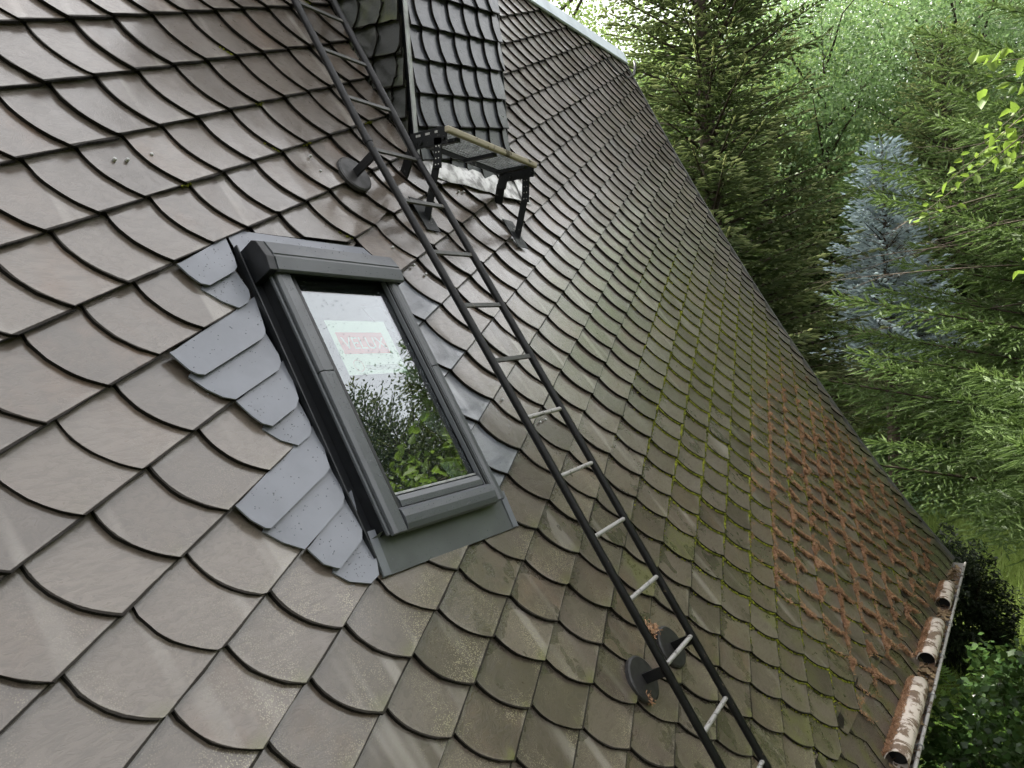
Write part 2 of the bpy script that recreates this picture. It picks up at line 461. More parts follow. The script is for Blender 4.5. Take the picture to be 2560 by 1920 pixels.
rs = random.Random(11)
slates = []
cells = []
for c in range(-30, 60):
    for s in range(-40, 70):
        p0 = O_ + (c + 0.5) * DC + (s + 0.4) * DS
        if p0[0] < -2.6 or p0[0] > XG + 0.3 or p0[1] > YR + 0.3 or p0[1] < -2.4: continue
        cells.append((c, s, p0))
for c, s, p0 in cells:
    jr = rs.uniform
    jit = [jr(-0.02, 0.02), jr(-0.022, 0.022)]
    rnd = (rs.random(), rs.random() ** 1.5, rs.random())
    hj = jr(0, 0.0025); under = False; tw = jr(-0.003, 0.003)
    ed = [(jr(-0.011, 0.011), jr(-0.010, 0.010)) for _ in OUT]
    u, v = win_uv(p0)
    blue = False
    if -0.06 < u < 0.60 and 0.02 < v < 1.13: continue
    under = c in METAL_FROM and s >= METAL_FROM[c] and u < 0.3 and v < 1.17
    if under and s > METAL_FROM[c]: continue
    if 3.75 < p0[0] < 4.35 and p0[1] > 2.4 and p0[1] < 3.9: continue
    if p0[1] < y_toe(p0[0]) - 0.16: continue
    poly = []
    for (a, b), (ea, eb) in zip(OUT, ed):
        q = O_ + (c + b + (eb if b > 0 else 0) + jit[1] * 0.5) * DC + (s + a + ea + jit[0]) * DS
        poly.append((q[0], q[1]))
    chip = rs.random()
    if chip < 0.16:                                        # broken toe
        k = 9; p9 = np.array(poly[9]); f1, f2 = rs.uniform(0.2, 0.8), rs.uniform(0.1, 0.5)
        poly[9:10] = [tuple(p9 + (np.array(poly[8]) - p9) * f1), tuple(p9 + (np.array(poly[10]) - p9) * f2 * 0.6)]
    poly = clip(poly, 1, 0, XG + 0.02)
    poly = clip(poly, 0, 1, YR - 0.02)
    poly = clip(poly, -0.062, -1, -(y_toe(4.2) + 0.062 * 4.2) ) if poly else poly
    if v > 1.05 and -0.1 < u < 0.85:                       # trimmed above the skylight
        poly = clip(poly, -0.03 if u < 0.55 else 0.6, -1, -(1.555 + 0.03 * 2.3) if u < 0.55 else -(1.535 - 0.6 * 2.645))
    if len(poly) < 3: continue
    if 0.5 < u < 0.90 and -0.02 < v < 1.05: blue = True
    area = abs(sum(poly[i][0] * poly[(i + 1) % len(poly)][1] - poly[(i + 1) % len(poly)][0] * poly[i][1] for i in range(len(poly)))) / 2
    if area < 0.002: continue
    x, y = p0
    lich = max(smooth01(y, 0.75, -0.35) * smooth01(x, 5.2, 3.2), 0.18 * smooth01(y, 1.6, 0.4))
    lich *= 0.5 + rs.random() * 0.8
    wet = smooth01(y, 0.9, -0.1) * smooth01(x, 1.7, 2.6) * smooth01(x, 9.5, 7.0) * (0.35 + 0.65 * rs.random())
    green = 0.42 * smooth01(y, -0.2, -1.4) * smooth01(x, 2.6, 4.6) * (0.4 + 0.6 * rs.random())
    if rs.random() < 0.07 and y < -0.3 and x > 2.2: green = max(green, 0.7)
    if under: hj -= 0.022
    slates.append(dict(c=c, s=s, p=p0, poly=poly, rnd=rnd, zone=(min(lich, 1.0), wet, green), hj=hj, tw=tw, blue=blue, area=area))

def px_area(S):
    pts = [project(RW(x, y, 0.02)) for x, y in S['poly']]
    if min(p[2] for p in pts) < 0.2: return 0
    mx = sum(p[0] for p in pts) / len(pts); my = sum(p[1] for p in pts) / len(pts)
    if not (-30 < mx < 1054 and -30 < my < 798): return 0
    return abs(sum(pts[i][0] * pts[(i + 1) % len(pts)][1] - pts[(i + 1) % len(pts)][0] * pts[i][1] for i in range(len(pts)))) / 2
for S in slates: S['px'] = px_area(S)
order = sorted(range(len(slates)), key=lambda i: -slates[i]['px'])
big = set(order[:300])
field = Slates()
for i, S in enumerate(slates):
    c, s = S['c'], S['s']
    def ab(p, c=c, s=s):
        l = LINV @ (np.array(p) - O_); return l[0] - s, l[1] - c
    def height(a, b, S=S): return HV * b + HU * (1 - a) + S['hj'] + S['tw'] * a - 0.004
    tgt = Slates() if i in big else field
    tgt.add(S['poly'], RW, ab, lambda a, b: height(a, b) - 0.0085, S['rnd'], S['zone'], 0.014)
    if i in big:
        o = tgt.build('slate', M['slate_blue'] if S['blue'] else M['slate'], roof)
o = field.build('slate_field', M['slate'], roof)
o['kind'] = 'stuff'

# eaves course: long slates laid square to the gutter
x = -2.6
while x < XG - 0.1:
    w = 0.30 + rs.uniform(-0.03, 0.03)
    T = Slates()
    def q(xx, yy): return (xx, yy)
    x1 = min(x + w, XG + 0.02)
    ye0, ye1 = y_eave(x) , y_eave(x1)
    sk = 0.20
    poly = [(x - sk, y_toe(x) + 0.10), (x + 0.02, y_toe(x) - 0.12), (x + 0.02, ye0 - 0.03), (x + 0.1, ye0 - 0.045), (x1 + 0.06, ye1 - 0.04), (x1 + 0.06, ye1 + 0.1), (x1 - sk + 0.08, y_toe(x1) + 0.10)]
    poly = clip(poly, 1, 0, XG + 0.02)
    rr = (rs.random(), rs.random() * 0.4, rs.random())
    if len(poly) > 2:
        hh = rs.uniform(0, 0.003)
        T.add(poly, RW, lambda p, x=x: ((p[0] - x) / 0.3, 0.2 + 0.6 * min(1, max(0, (y_toe(p[0]) - p[1]) / 0.3))),
              lambda a, b, hh=hh: 0.006 + 0.007 * (1 - a) + hh - 0.012 * 0, rr, (0.25, 0.35, 0.75 * smooth01(x, 2.2, 4.2)))
        if project(RW(x, ye0, 0))[2] > 0.3 and project(RW(x, ye0, 0))[0] < 1100:
            T.build('eaves_slate', M['slate'], roof)
    x += w

# ridge cap, verge trim
mb = MB()
pts = [RW(0, YR - 0.13, 0.045) - r2w(0, 0, 0), RW(0, YR - 0.125, 0.062), RW(0, YR + 0.03, 0.075), RW(0, YR + 0.06, 0.03), RW(0, YR + 0.05, -0.10), RW(0, YR - 0.02, -0.06)]
pts = [Vector((-3.0, p.y, p.z)) for p in pts]
mb.extrude(pts, (XG + 3.02, 0, 0))
mb.build('ridge_cap', M['ridge'], house)
mb = MB()
N = 18
for j in range(N):
    y0 = y_eave(XG) - 0.03 + (YR - y_eave(XG)) * j / N; y1 = y_eave(XG) - 0.03 + (YR - y_eave(XG)) * (j + 1) / N
    mb.hexa([RW(XG + 0.022, y0, -0.08), RW(XG + 0.045, y0, -0.08), RW(XG + 0.045, y1, -0.08), RW(XG + 0.022, y1, -0.08),
             RW(XG + 0.022, y0, 0.042), RW(XG + 0.045, y0, 0.042), RW(XG + 0.045, y1, 0.042), RW(XG + 0.022, y1, 0.042)])
mb.build('verge_trim', M['verge'], house)
# strap hook near the ridge end
mb = MB()
hp = [RW(8.55, 4.50, 0.045), RW(8.72, 4.33, 0.06), RW(8.95, 4.26, 0.085), RW(9.2, 4.36, 0.12), RW(9.36, 4.52, 0.15), RW(9.42, 4.60, 0.15)]
mb.tube(hp, [0.008, 0.010, 0.013, 0.016, 0.018, 0.016], 6)
mb.build('roof_hook', M['paint_black'], house)
# walls
mb = MB()
mb.hexa([(-2.8, -0.72, GROUND - .3), (9.2, -0.72, GROUND - .3), (9.2, 7.0, GROUND - .3), (-2.8, 7.0, GROUND - .3),
         (-2.8, -0.72, -1.62), (9.2, -0.72, -1.62), (9.2, 7.0, -1.62), (-2.8, 7.0, -1.62)])
mb.build('wall', M['wall'], house)
mb = MB()
rt = RW(0, YR, -0.12)
mb.add([(9.15, -0.72, -1.7), (9.15, 5.4, -1.7), (9.15, rt.y, rt.z - 0.2), (9.25, -0.72, -1.7), (9.25, 5.4, -1.7), (9.25, rt.y, rt.z - 0.2)],
       [(0, 1, 2), (5, 4, 3), (0, 3, 4, 1), (1, 4, 5, 2), (2, 5, 3, 0)])
mb.build('gable', M['wall'], house)
mb = MB()
mb.hexa([(-3, rt.y + .02, rt.z), (XG, rt.y + .02, rt.z), (XG, 5.75, -1.8), (-3, 5.75, -1.8), (-3, rt.y + .03, rt.z + .06), (XG, rt.y + .03, rt.z + .06), (XG, 5.85, -1.75), (-3, 5.85, -1.75)])
mb.build('rear_roof', M['deck'], house)

# nail washers
wash = [(2.47, 2.17, 2), (1.15, 1.62, 2), (2.05, 1.83, 1), (2.76, 1.93, 1), (2.67, 1.36, 2), (2.95, 0.75, 2), (3.14, 0.66, 2), (3.62, 1.76, 2)]
wp = [(96.0, 132.4), (108, 132.4), (127, 128), (271, 130), (276, 146), (302, 167)]
def pick(px, py, h=0.0):
    """image point (1024 px wide) -> roof coords"""
    d = CZ + CX * ((px - 512) / 776.8) - CY * ((py - 384) / 776.8)
    y = 0.5
    for _ in range(60):
        # plane z = zs(y)+h in roof coords
        cz = -CAM[1] * SP + CAM[2] * CP; dz = -d[1] * SP + d[2] * CP
        t = (zs(y) + h - cz) / dz
        P = CAM + d * t
        y = 0.5 * y + 0.5 * (P[1] * CP + P[2] * SP)
    return P[0], y
for fx, fy in ((288, 396), (320, 397), (380, 384), (778, 388), (802, 426), (983, 617), (1036, 661), (1066, 684), (1258, 998), (1282, 994), (1352, 1055), (1365, 1048), (1148, 478), (1160, 478)):
    x, y = pick(fx * .4, fy * .4, 0.03)
    mb = MB()
    ring = [RW(x + 0.0066 * math.cos(t * math.pi / 4), y + 0.0066 * math.sin(t * math.pi / 4), 0.031) for t in range(8)]
    ring2 = [RW(x + 0.004 * math.cos(t * math.pi / 4), y + 0.004 * math.sin(t * math.pi / 4), 0.033) for t in range(8)]
    low = [RW(x + 0.0066 * math.cos(t * math.pi / 4), y + 0.0066 * math.sin(t * math.pi / 4), 0.02) for t in range(8)]
    mb.add(low + ring + ring2, [(i, (i + 1) % 8, 8 + (i + 1) % 8, 8 + i) for i in range(8)] + [(8 + i, 8 + (i + 1) % 8, 16 + (i + 1) % 8, 16 + i) for i in range(8)] + [tuple(range(16, 24))])
    mb.build('nail_washer', M['washer'], roof)

# ---------------------------------------------------------------- skylight
ZW = 0.006
def WF(u, v, h=0.0):
    p = WO + WU * u + WV * v
    return r2w(p[0], p[1], ZW + h)
sky_w = empty('skylight', tuple(WF(0.34, 0.0, 0.0)))
tag(sky_w, 'grey metal skylight with rain drops and a red printed sheet behind its glass', 'skylight')
def wbox(name, mat, *dims, bevel=0.003, parent=sky_w):
    mb = MB(); mb.box(WF, *dims); return mb.build(name, mat, parent, bevel)
fr = wbox('frame', M['black'], 0.0, 0.055, 0.0, 1.16, 0.0, 0.088)
wbox('frame', M['black'], 0.625, 0.68, 0.0, 1.16, 0.0, 0.088)
wbox('frame', M['black'], 0.0555, 0.6245, 0.0, 0.06, 0.0, 0.075)
wbox('frame', M['black'], 0.0555, 0.6245, 1.06, 1.16, 0.0, 0.088)
wbox('dark_backing', M['black'], 0.06, 0.62, 0.062, 1.058, 0.004, 0.012, bevel=0)  # black sheet standing in for the unlit room behind the glass
# side claddings, each in two lengths
def clad(name, u0, u1, v0, v1):
    mb = MB()
    mb.extrude([WF(u0, v0, 0.089), WF(u1, v0, 0.089), WF(u1, v0, 0.100), WF(u1 - 0.012, v0, 0.112), WF(u0 + 0.014, v0, 0.114), WF(u0, v0, 0.106)], WF(u0, v1, 0) - WF(u0, v0, 0))
    return mb.build(name, M['anthracite'], sky_w, 0.0025)
clad('side_cladding', 0.008, 0.082, -0.018, 0.612)
clad('side_cladding', 0.008, 0.082, 0.6145, 1.05)
clad('side_cladding', 0.634, 0.684, -0.012, 0.612)
clad('side_cladding', 0.634, 0.684, 0.6145, 1.05)
# thin outer ledge along the black side
wbox('side_ledge', M['anthracite'], -0.006, 0.004, -0.012, 1.05, 0.082, 0.094, bevel=0.002)
# glazing beads right of the pane
for u0, u1, h1 in ((0.607, 0.613, 0.098), (0.616, 0.622, 0.103), (0.625, 0.631, 0.106)):
    wbox('glazing_bead', M['anthracite'] if u0 != 0.616 else M['black'], u0, u1, 0.055, 1.05, 0.078, h1, bevel=0.0015)
wbox('glazing_bead', M['black'], 0.084, 0.112, 0.055, 1.05, 0.06, 0.09, bevel=0.001)
# bottom rails
mb = MB()
mb.extrude([WF(0.084, -0.012, 0.074), WF(0.084, -0.020, 0.088), WF(0.084, -0.014, 0.101), WF(0.084, 0.004, 0.110), WF(0.084, 0.030, 0.113), WF(0.084, 0.056, 0.109), WF(0.084, 0.066, 0.100), WF(0.084, 0.066, 0.076)], WF(0.632, 0, 0) - WF(0.084, 0, 0))
mb.build('bottom_rail', M['anthracite'], sky_w, 0.001)
mb = MB()
mb.extrude([WF(0.114, 0.070, 0.074), WF(0.114, 0.070, 0.094), WF(0.114, 0.092, 0.096), WF(0.114, 0.112, 0.090), WF(0.114, 0.118, 0.076)], WF(0.606, 0, 0) - WF(0.114, 0, 0))
mb.build('sash_rail', M['anthracite'], sky_w, 0.001)
wbox('glass_bead', M['galv'], 0.114, 0.606, 0.1185, 0.1275, 0.07, 0.084, bevel=0.001)
# glass
mb = MB(); mb.box(WF, 0.113, 0.6065, 0.128, 1.055, 0.0695, 0.0735)
glass = mb.build('glass_pane', M['glass'], sky_w)
# printed sheet on the inner face
mb = MB(); mb.box(WF, 0.19, 0.522, 0.615, 0.86, 0.0625, 0.0631)
sheet = mb.build('printed_sheet', M['paper'], sky_w)
mb = MB(); mb.box(WF, 0.217, 0.475, 0.708, 0.806, 0.0632, 0.0636)
redb = mb.build('red_panel', M['print_red'], sheet)
def flat_text(txt, size, u, v, h, mat, sx=1.0, name='lettering'):
    cu = bpy.data.curves.new(name, 'FONT'); cu.body = txt; cu.size = 1.0
    ob = bpy.data.objects.new(name, cu); COL.objects.link(ob)
    dg = bpy.context.evaluated_depsgraph_get()
    me = bpy.data.meshes.new_from_object(ob.evaluated_get(dg))
    bpy.data.objects.remove(ob)
    for vv in me.vertices:
        vv.co = WF(u + vv.co.x * size * sx, v + vv.co.y * size, h)
    me.update()
    return link(name, me, mat, sheet)
flat_text('VELUX', 0.078, 0.232, 0.730, 0.0640, M['print_white'], 1.02)
mb = MB()
for k in range(4):
    mb.box(WF, 0.30, 0.50, 0.634 + k * 0.006, 0.6365 + k * 0.006, 0.0632, 0.0635)
mb.build('small_print', M['print_grey'], sheet)
mb = MB()
ringp = []
for k in range(24):
    a0, a1 = 2 * math.pi * k / 24, 2 * math.pi * (k + 1) / 24
    cu, cv = 0.262, 0.655
    mb.add([WF(cu + .026 * math.cos(a0), cv + .026 * math.sin(a0), .0636), WF(cu + .026 * math.cos(a1), cv + .026 * math.sin(a1), .0636),
            WF(cu + .024 * math.cos(a1), cv + .024 * math.sin(a1), .0636), WF(cu + .024 * math.cos(a0), cv + .024 * math.sin(a0), .0636)], [(0, 1, 2, 3)])
mb.build('printed_ring', M['print_red'], sheet)
# hood
mb = MB()
prof = [(1.03, 0.118), (1.026, 0.126), (1.03, 0.136), (1.082, 0.146), (1.084, 0.140), (1.094, 0.140), (1.096, 0.144), (1.158, 0.128), (1.172, 0.110), (1.172, 0.09), (1.05, 0.09)]
mb.extrude([WF(0.004, v, h) for v, h in prof], WF(0.694, 0, 0) - WF(0.004, 0, 0))
mb.build('hood', M['anthracite'], sky_w, 0.0015)
mb = MB()
mb.extrude([WF(-0.034, v, h) for v, h in [(1.03, 0.02), (1.028, 0.132), (1.082, 0.142), (1.16, 0.124), (1.176, 0.104), (1.176, 0.02)]], WF(0.002, 0, 0) - WF(-0.034, 0, 0))
mb.build('hood_end', M['black'], sky_w, 0.003)
mb = MB()
mb.extrude([WF(0.696, v, h) for v, h in [(1.04, 0.02), (1.036, 0.128), (1.082, 0.138), (1.16, 0.12), (1.172, 0.10), (1.172, 0.02)]], WF(0.708, 0, 0) - WF(0.696, 0, 0))
mb.build('hood_end', M['black'], sky_w, 0.003)
# flashings
mb = MB()
mb.add([WF(-0.05, -0.128, 0.037), WF(0.775, -0.128, 0.037), WF(0.775, 0.0, 0.046), (WF(0.69, 0.012, 0.072)), WF(-0.008, 0.012, 0.072), WF(-0.05, 0.0, 0.046),
        WF(-0.05, -0.128, 0.033), WF(0.775, -0.128, 0.033), WF(0.775, 0.0, 0.042), (WF(0.69, 0.012, 0.066)), WF(-0.008, 0.012, 0.066), WF(-0.05, 0.0, 0.042)],
       [(0, 1, 2, 5), (5, 2, 3, 4), (7, 6, 11, 8), (0, 6, 7, 1), (1, 7, 8, 2), (6, 0, 5, 11)])
mb.build('apron_flashing', M['flashing'], sky_w)
for u0, u1 in ((-0.048, -0.012), (0.735, 0.772)):
    mb = MB(); mb.add([WF(u0, -0.126, 0.041), WF(u1, -0.126, 0.041), WF(u1, 0.03, 0.053), WF(u0, 0.03, 0.053)], [(0, 1, 2, 3)])
    mb.build('apron_corner', M['soaker'], sky_w)
mb = MB()
mb.add([WF(-0.05, 1.14, 0.035), WF(0.79, 1.14, 0.035), WF(0.79, 1.29, 0.018), WF(-0.05, 1.29, 0.018)], [(0, 1, 2, 3)])
mb.build('head_flashing', M['soaker'], sky_w)
mb = MB()
mb.box(WF, -0.058, -0.052, -0.06, 1.19, 0.03, 0.052)
mb.build('side_gutter_lip', M['black'], sky_w, 0.001)
mb = MB(); mb.box(WF, -0.052, -0.001, -0.02, 1.16, 0.0, 0.03); mb.build('side_gutter', M['black'], sky_w)
mb = MB(); mb.box(WF, 0.681, 0.725, 0.03, 1.12, 0.0, 0.042); mb.build('side_gutter', M['black'], sky_w)
# metal flashing shingles left of the frame
SO = [[(1.681, 1.391), (1.701, 1.341), (1.726, 1.304), (1.758, 1.295), (1.888, 1.356), (1.912, 1.377)],
      [(1.732, 1.292), (1.786, 1.235), (1.836, 1.204), (1.887, 1.226), (1.911, 1.254)],
      [(1.503, 1.052), (1.535, 0.979), (1.554, 0.961), (1.577, 0.955), (1.861, 1.071), (1.889, 1.091), (1.899, 1.11)],
      [(1.533, 0.963), (1.569, 0.908), (1.608, 0.872), (1.646, 0.857), (1.873, 0.946), (1.898, 0.976)],
      [(1.655, 0.857), (1.681, 0.79), (1.701, 0.758), (1.731, 0.742), (1.864, 0.795), (1.892, 0.825)],
      [(1.707, 0.745), (1.749, 0.692), (1.801, 0.66), (1.867, 0.685), (1.889, 0.709)],
      [(1.482, 0.523), (1.504, 0.465), (1.533, 0.427), (1.55, 0.42), (1.844, 0.537), (1.876, 0.555)],
      [(1.535, 0.423), (1.577, 0.37), (1.632, 0.326), (1.852, 0.417), (1.88, 0.444)],
      [(1.651, 0.328), (1.676, 0.262), (1.708, 0.237), (1.721, 0.23), (1.858, 0.288), (1.885, 0.325)],
      [(1.704, 0.23), (1.742, 0.182), (1.811, 0.148), (1.858, 0.162), (1.881, 0.203)]]
dsn = DS / np.linalg.norm(DS); perp = np.array([-dsn[1], dsn[0]])
soak_faces = []
for i, l in enumerate(SO):
    a = np.array(l[0]); e = np.array(l[-1])
    if i % 2 == 0:      # runs up under the course above
        up = [tuple(a + dsn * (1.945 - a[0]) / dsn[0] + perp * 0.012), tuple(a + dsn * 0.02 - perp * 0.002)]
        rt_ = [(e[0] + 0.012, e[1] + 0.04)]
    else:               # runs up under its partner
        b_ = np.array(SO[i - 1][3 if i != 1 else 3])
        up = [tuple(b_ + dsn * (1.93 - b_[0]) / dsn[0] + perp * 0.05), tuple(a + perp * 0.02 + dsn * 0.06)]
        rt_ = [(e[0] + 0.01, e[1] + 0.03)]
    poly = [(p[0], p[1]) for p in l] + rt_ + up
    n = len(poly)
    base = 0.024 if i % 2 == 0 else 0.019
    vs = []
    for th in (0.0035, -0.003):
        for p in poly:
            q = (np.array(p) - a) @ perp     # negative = down
            h = base + 0.004 - q * 0.13
            vs.append(RW(p[0], p[1], max(0.004, h) + th))
    mb = MB()
    mb.add(vs, [tuple(range(n))] + [((k + 1) % n, k, n + k, n + (k + 1) % n) for k in range(n)])
    mb.build('flashing_shingle', M['soaker'], sky_w)
    soak_faces.append((poly, a, base))

# rain drops standing on the metal
rd = np.random.default_rng(5)
dv, df = [], []
def drop(c, e1, e2, n, r):
    b = len(dv)
    for k in range(6):
        t = k * math.pi / 3
        dv.append(tuple(c + (e1 * math.cos(t) + e2 * math.sin(t)) * r))
    for k in range(6):
        t = k * math.pi / 3
        dv.append(tuple(c + (e1 * math.cos(t) + e2 * math.sin(t)) * r * 0.6 + n * r * 0.55))
    dv.append(tuple(c + n * r * 0.75))
    for k in range(6):
        k2 = (k + 1) % 6
        df.append((b + k, b + k2, b + 6 + k2)); df.append((b + k, b + 6 + k2, b + 6 + k)); df.append((b + 6 + k, b + 6 + k2, b + 12))
e1 = (WF(1, 0, 0) - WF(0, 0, 0)).normalized(); e2 = (WF(0, 1, 0) - WF(0, 0, 0)).normalized(); en = e1.cross(e2)
for u0, u1, v0, v1, h, n in ((0.022, 0.07, -0.01, 1.03, 0.1135, 160), (0.64, 0.675, 0, 1.03, 0.1125, 70), (0.10, 0.62, 0.005, 0.05, 0.1115, 130), (0.13, 0.6, 0.073, 0.09, 0.0965, 40),
                             (0.02, 0.68, 1.036, 1.08, 0.141, 50), (0.02, 0.68, 1.10, 1.155, 0.135, 50), (0.0, 0.7, 1.19, 1.26, 0.030, 70), (0.0, 0.74, -0.12, -0.06, 0.040, 60), (0.12, 0.60, 0.135, 0.75, 0.0737, 420), (0.12, 0.60, 0.6, 1.05, 0.0737, 160)):
    for _ in range(n):
        drop(WF(rd.uniform(u0, u1), rd.uniform(v0, v1), h), e1, e2, en, rd.uniform(0.001, 0.0026))
for poly, a, base in soak_faces:
    xs_ = [p[0] for p in poly[:-2]]; ys_ = [p[1] for p in poly[:-2]]
    for _ in range(70):
        p = np.array([rd.uniform(min(xs_) + .03, max(xs_)), rd.uniform(min(ys_), max(ys_) + .05)])
        q = (p - a) @ perp
        if q > -0.005 or q < -0.085: continue
        drop(RW(p[0], p[1], base + 0.004 - q * 0.13 + 0.0036), e1, e2, en, rd.uniform(0.0012, 0.003))
o = link('raindrops', np_mesh('raindrops', dv, df, smooth=True), M['drop'], sky_w); o['kind'] = 'stuff'

# ---------------------------------------------------------------- ladder
ZL = 0.206
lad = empty('roof_ladder', tuple(RW(3.09, -1.7, 0.03)))
tag(lad, 'black painted steel ladder fixed up the slate roof on round foot plates', 'ladder')
def LW(x, y, z=ZL): return r2w(x, y, z)
for xb, xt, yj in ((2.917, 2.93, 2.03), (3.264, 3.275, 1.99)):
    mb = MB(); mb.tube([LW(xb, -1.62), LW(xb - 0.008, 0.2), LW(xb - 0.03, yj)], 0.0185, 10)
    mb.build('rail', M['rail'], lad)
    mb = MB(); mb.tube([LW(xb - 0.03, yj - 0.02), LW(xb - 0.03, yj + 0.01)], 0.0215, 10); mb.tube([LW(xb - 0.03, yj), LW(xt, 4.6, ZL + 0.06)], 0.0185, 10)
    mb.build('upper_rail', M['rail'], lad)
for i in range(-9, 9):
    y = 1.09 - 0.2942 * i
    if i < -3: y += 0.02
    f = (y + 1.62) / 3.65
    x0 = 2.917 - 0.03 * min(1, f); x1 = 3.264 - 0.035 * min(1, f)
    z = ZL if y < 2.05 else ZL + 0.06 * (y - 2.0) / 2.6
    mb = MB()
    if i < 2:      # flat bars higher up
        for a, b in ((0, 0),):
            mb.hexa([LW(x0, y - 0.011, z - 0.006), LW(x1, y - 0.011, z - 0.006), LW(x1, y + 0.011, z - 0.006), LW(x0, y + 0.011, z - 0.006),
                     LW(x0, y - 0.011, z + 0.006), LW(x1, y - 0.011, z + 0.006), LW(x1, y + 0.011, z + 0.006), LW(x0, y + 0.011, z + 0.006)])
        mb.build('rung', M['rung_dark'], lad, 0.002)
    else:
        mb.tube([LW(x0, y, z), LW(x1, y, z)], 0.0105, 8); mb.build('rung', M['rung_worn'], lad)
def stand(x, y):
    mb = MB()
    n = 24
    prof = [(0.0, 0.03), (0.098, 0.03), (0.098, 0.047), (0.090, 0.052), (0.0, 0.052)]
    rings = []
    for r, h in prof[1:4]:
        rings.append([RW(x + r * math.cos(2 * math.pi * k / n), y + r * math.sin(2 * math.pi * k / n), h) for k in range(n)])
    vs = sum(rings, [])
    fs = [(i * n + k, i * n + (k + 1) % n, (i + 1) * n + (k + 1) % n, (i + 1) * n + k) for i in range(2) for k in range(n)]
    mb.add(vs, fs + [tuple(2 * n + k for k in range(n))])
    mb.build('foot_plate', M['step_plate'], lad)
    mb = MB()
    zb = zs(y)
    mb.hexa([r2w(x - 0.006, y - 0.022, zb + 0.05), r2w(x + 0.006, y - 0.022, zb + 0.05), r2w(x + 0.006, y + 0.022, zb + 0.05), r2w(x - 0.006, y + 0.022, zb + 0.05),
             r2w(x - 0.006, y - 0.022, ZL), r2w(x + 0.006, y - 0.022, ZL), r2w(x + 0.006, y + 0.022, ZL), r2w(x - 0.006, y + 0.022, ZL)])
    mb.build('standoff', M['paint_black'], lad, 0.001)
M['step_plate'] = simple('step_plate', (0.022, 0.021, 0.021), 0.5, 0, 0.3, 20, 0.4)
stand(2.915, -0.69); stand(3.262, -0.69); stand(2.889, 1.95)

# ---------------------------------------------------------------- chimney
chim = empty('chimney', (4.03, 1.4, 1.86))
tag(chim, 'slate-clad chimney rising through the roof behind the steel step', 'chimney')
CX0, CX1, CYF, CYB, CZ0, CZ1 = 3.545, 4.53, 1.03, 2.05, 1.4, 4.6
mb = MB()
mb.hexa([(CX0, CYF, CZ0), (CX1, CYF, CZ0), (CX1, CYB, CZ0), (CX0, CYB, CZ0), (CX0, CYF, CZ1), (CX1, CYF, CZ1), (CX1, CYB, CZ1), (CX0, CYB, CZ1)])
mb.build('core', M['black'], chim)
def chim_slates(face, u0, u1, w0, w1, ds, dc, mat, jit, hu, hv, th, cs, ss):
    Li = np.linalg.inv(np.c_[ds, dc]); o = np.array([u0, w1])
    for c in cs:
        for s in ss:
            poly = []
            for (a, b) in OUT:
                q = o + (c + b + rs.uniform(-jit, jit)) * dc + (s + a + rs.uniform(-jit, jit)) * ds
                poly.append((q[0], q[1]))
            poly = clip(poly, 1, 0, u1); poly = clip(poly, -1, 0, -u0); poly = clip(poly, 0, -1, -w0); poly = clip(poly, 0, 1, w1)
            if len(poly) < 3: continue
            ar = abs(sum(poly[i][0] * poly[(i + 1) % len(poly)][1] - poly[(i + 1) % len(poly)][0] * poly[i][1] for i in range(len(poly)))) / 2
            if ar < 0.0012: continue
            T = Slates()
            def ab(p): l = Li @ (np.array(p) - o); return l[0] - s, l[1] - c
            T.add(poly, face, ab, lambda a, b: 0.002 + hv * b + hu * (1 - a), (rs.random(), rs.random(), rs.random()), (0, 0, 0), th)
            T.build('slate', mat, chim)
front = lambda u, w, h: Vector((u, CYF - h, w))
chim_slates(front, CX0 + .005, CX1, 1.87, 3.75, np.array([0.165, 0.028]), np.array([0.048, -0.176]), M['slate_dark'], 0.02, 0.014, 0.024, 0.013, range(-5, 14), range(-10, 12))
left = lambda u, w, h: Vector((CX0 - h, CYF + u, w))
chim_slates(left, 0.005, CYB - CYF, 1.8, 3.9, np.array([0.17, 0.02]), np.array([0.05, -0.17]), M['slate_mossy'], 0.05, 0.014, 0.024, 0.013, range(-4, 22), range(-10, 10))
mb = MB(); mb.hexa([(CX0 - .028, CYF - .034, 1.80), (CX0 + .004, CYF - .034, 1.80), (CX0 + .004, CYF - .026, 1.80), (CX0 - .028, CYF - .026, 1.80),
                    (CX0 - .028, CYF - .034, 3.9), (CX0 + .004, CYF - .034, 3.9), (CX0 + .004, CYF - .026, 3.9), (CX0 - .028, CYF - .026, 3.9)])
mb.build('corner_trim', M['trim'], chim)
mb = MB(); mb.hexa([(CX1 + .002, CYF - .03, 1.78), (CX1 + .012, CYF - .03, 1.78), (CX1 + .012, CYB, 1.78), (CX1 + .002, CYB, 1.78),
                    (CX1 + .002, CYF - .03, 3.9), (CX1 + .012, CYF - .03, 3.9), (CX1 + .012, CYB, 3.9), (CX1 + .002, CYB, 3.9)])
mb.build('side_sheet', M['black'], chim)
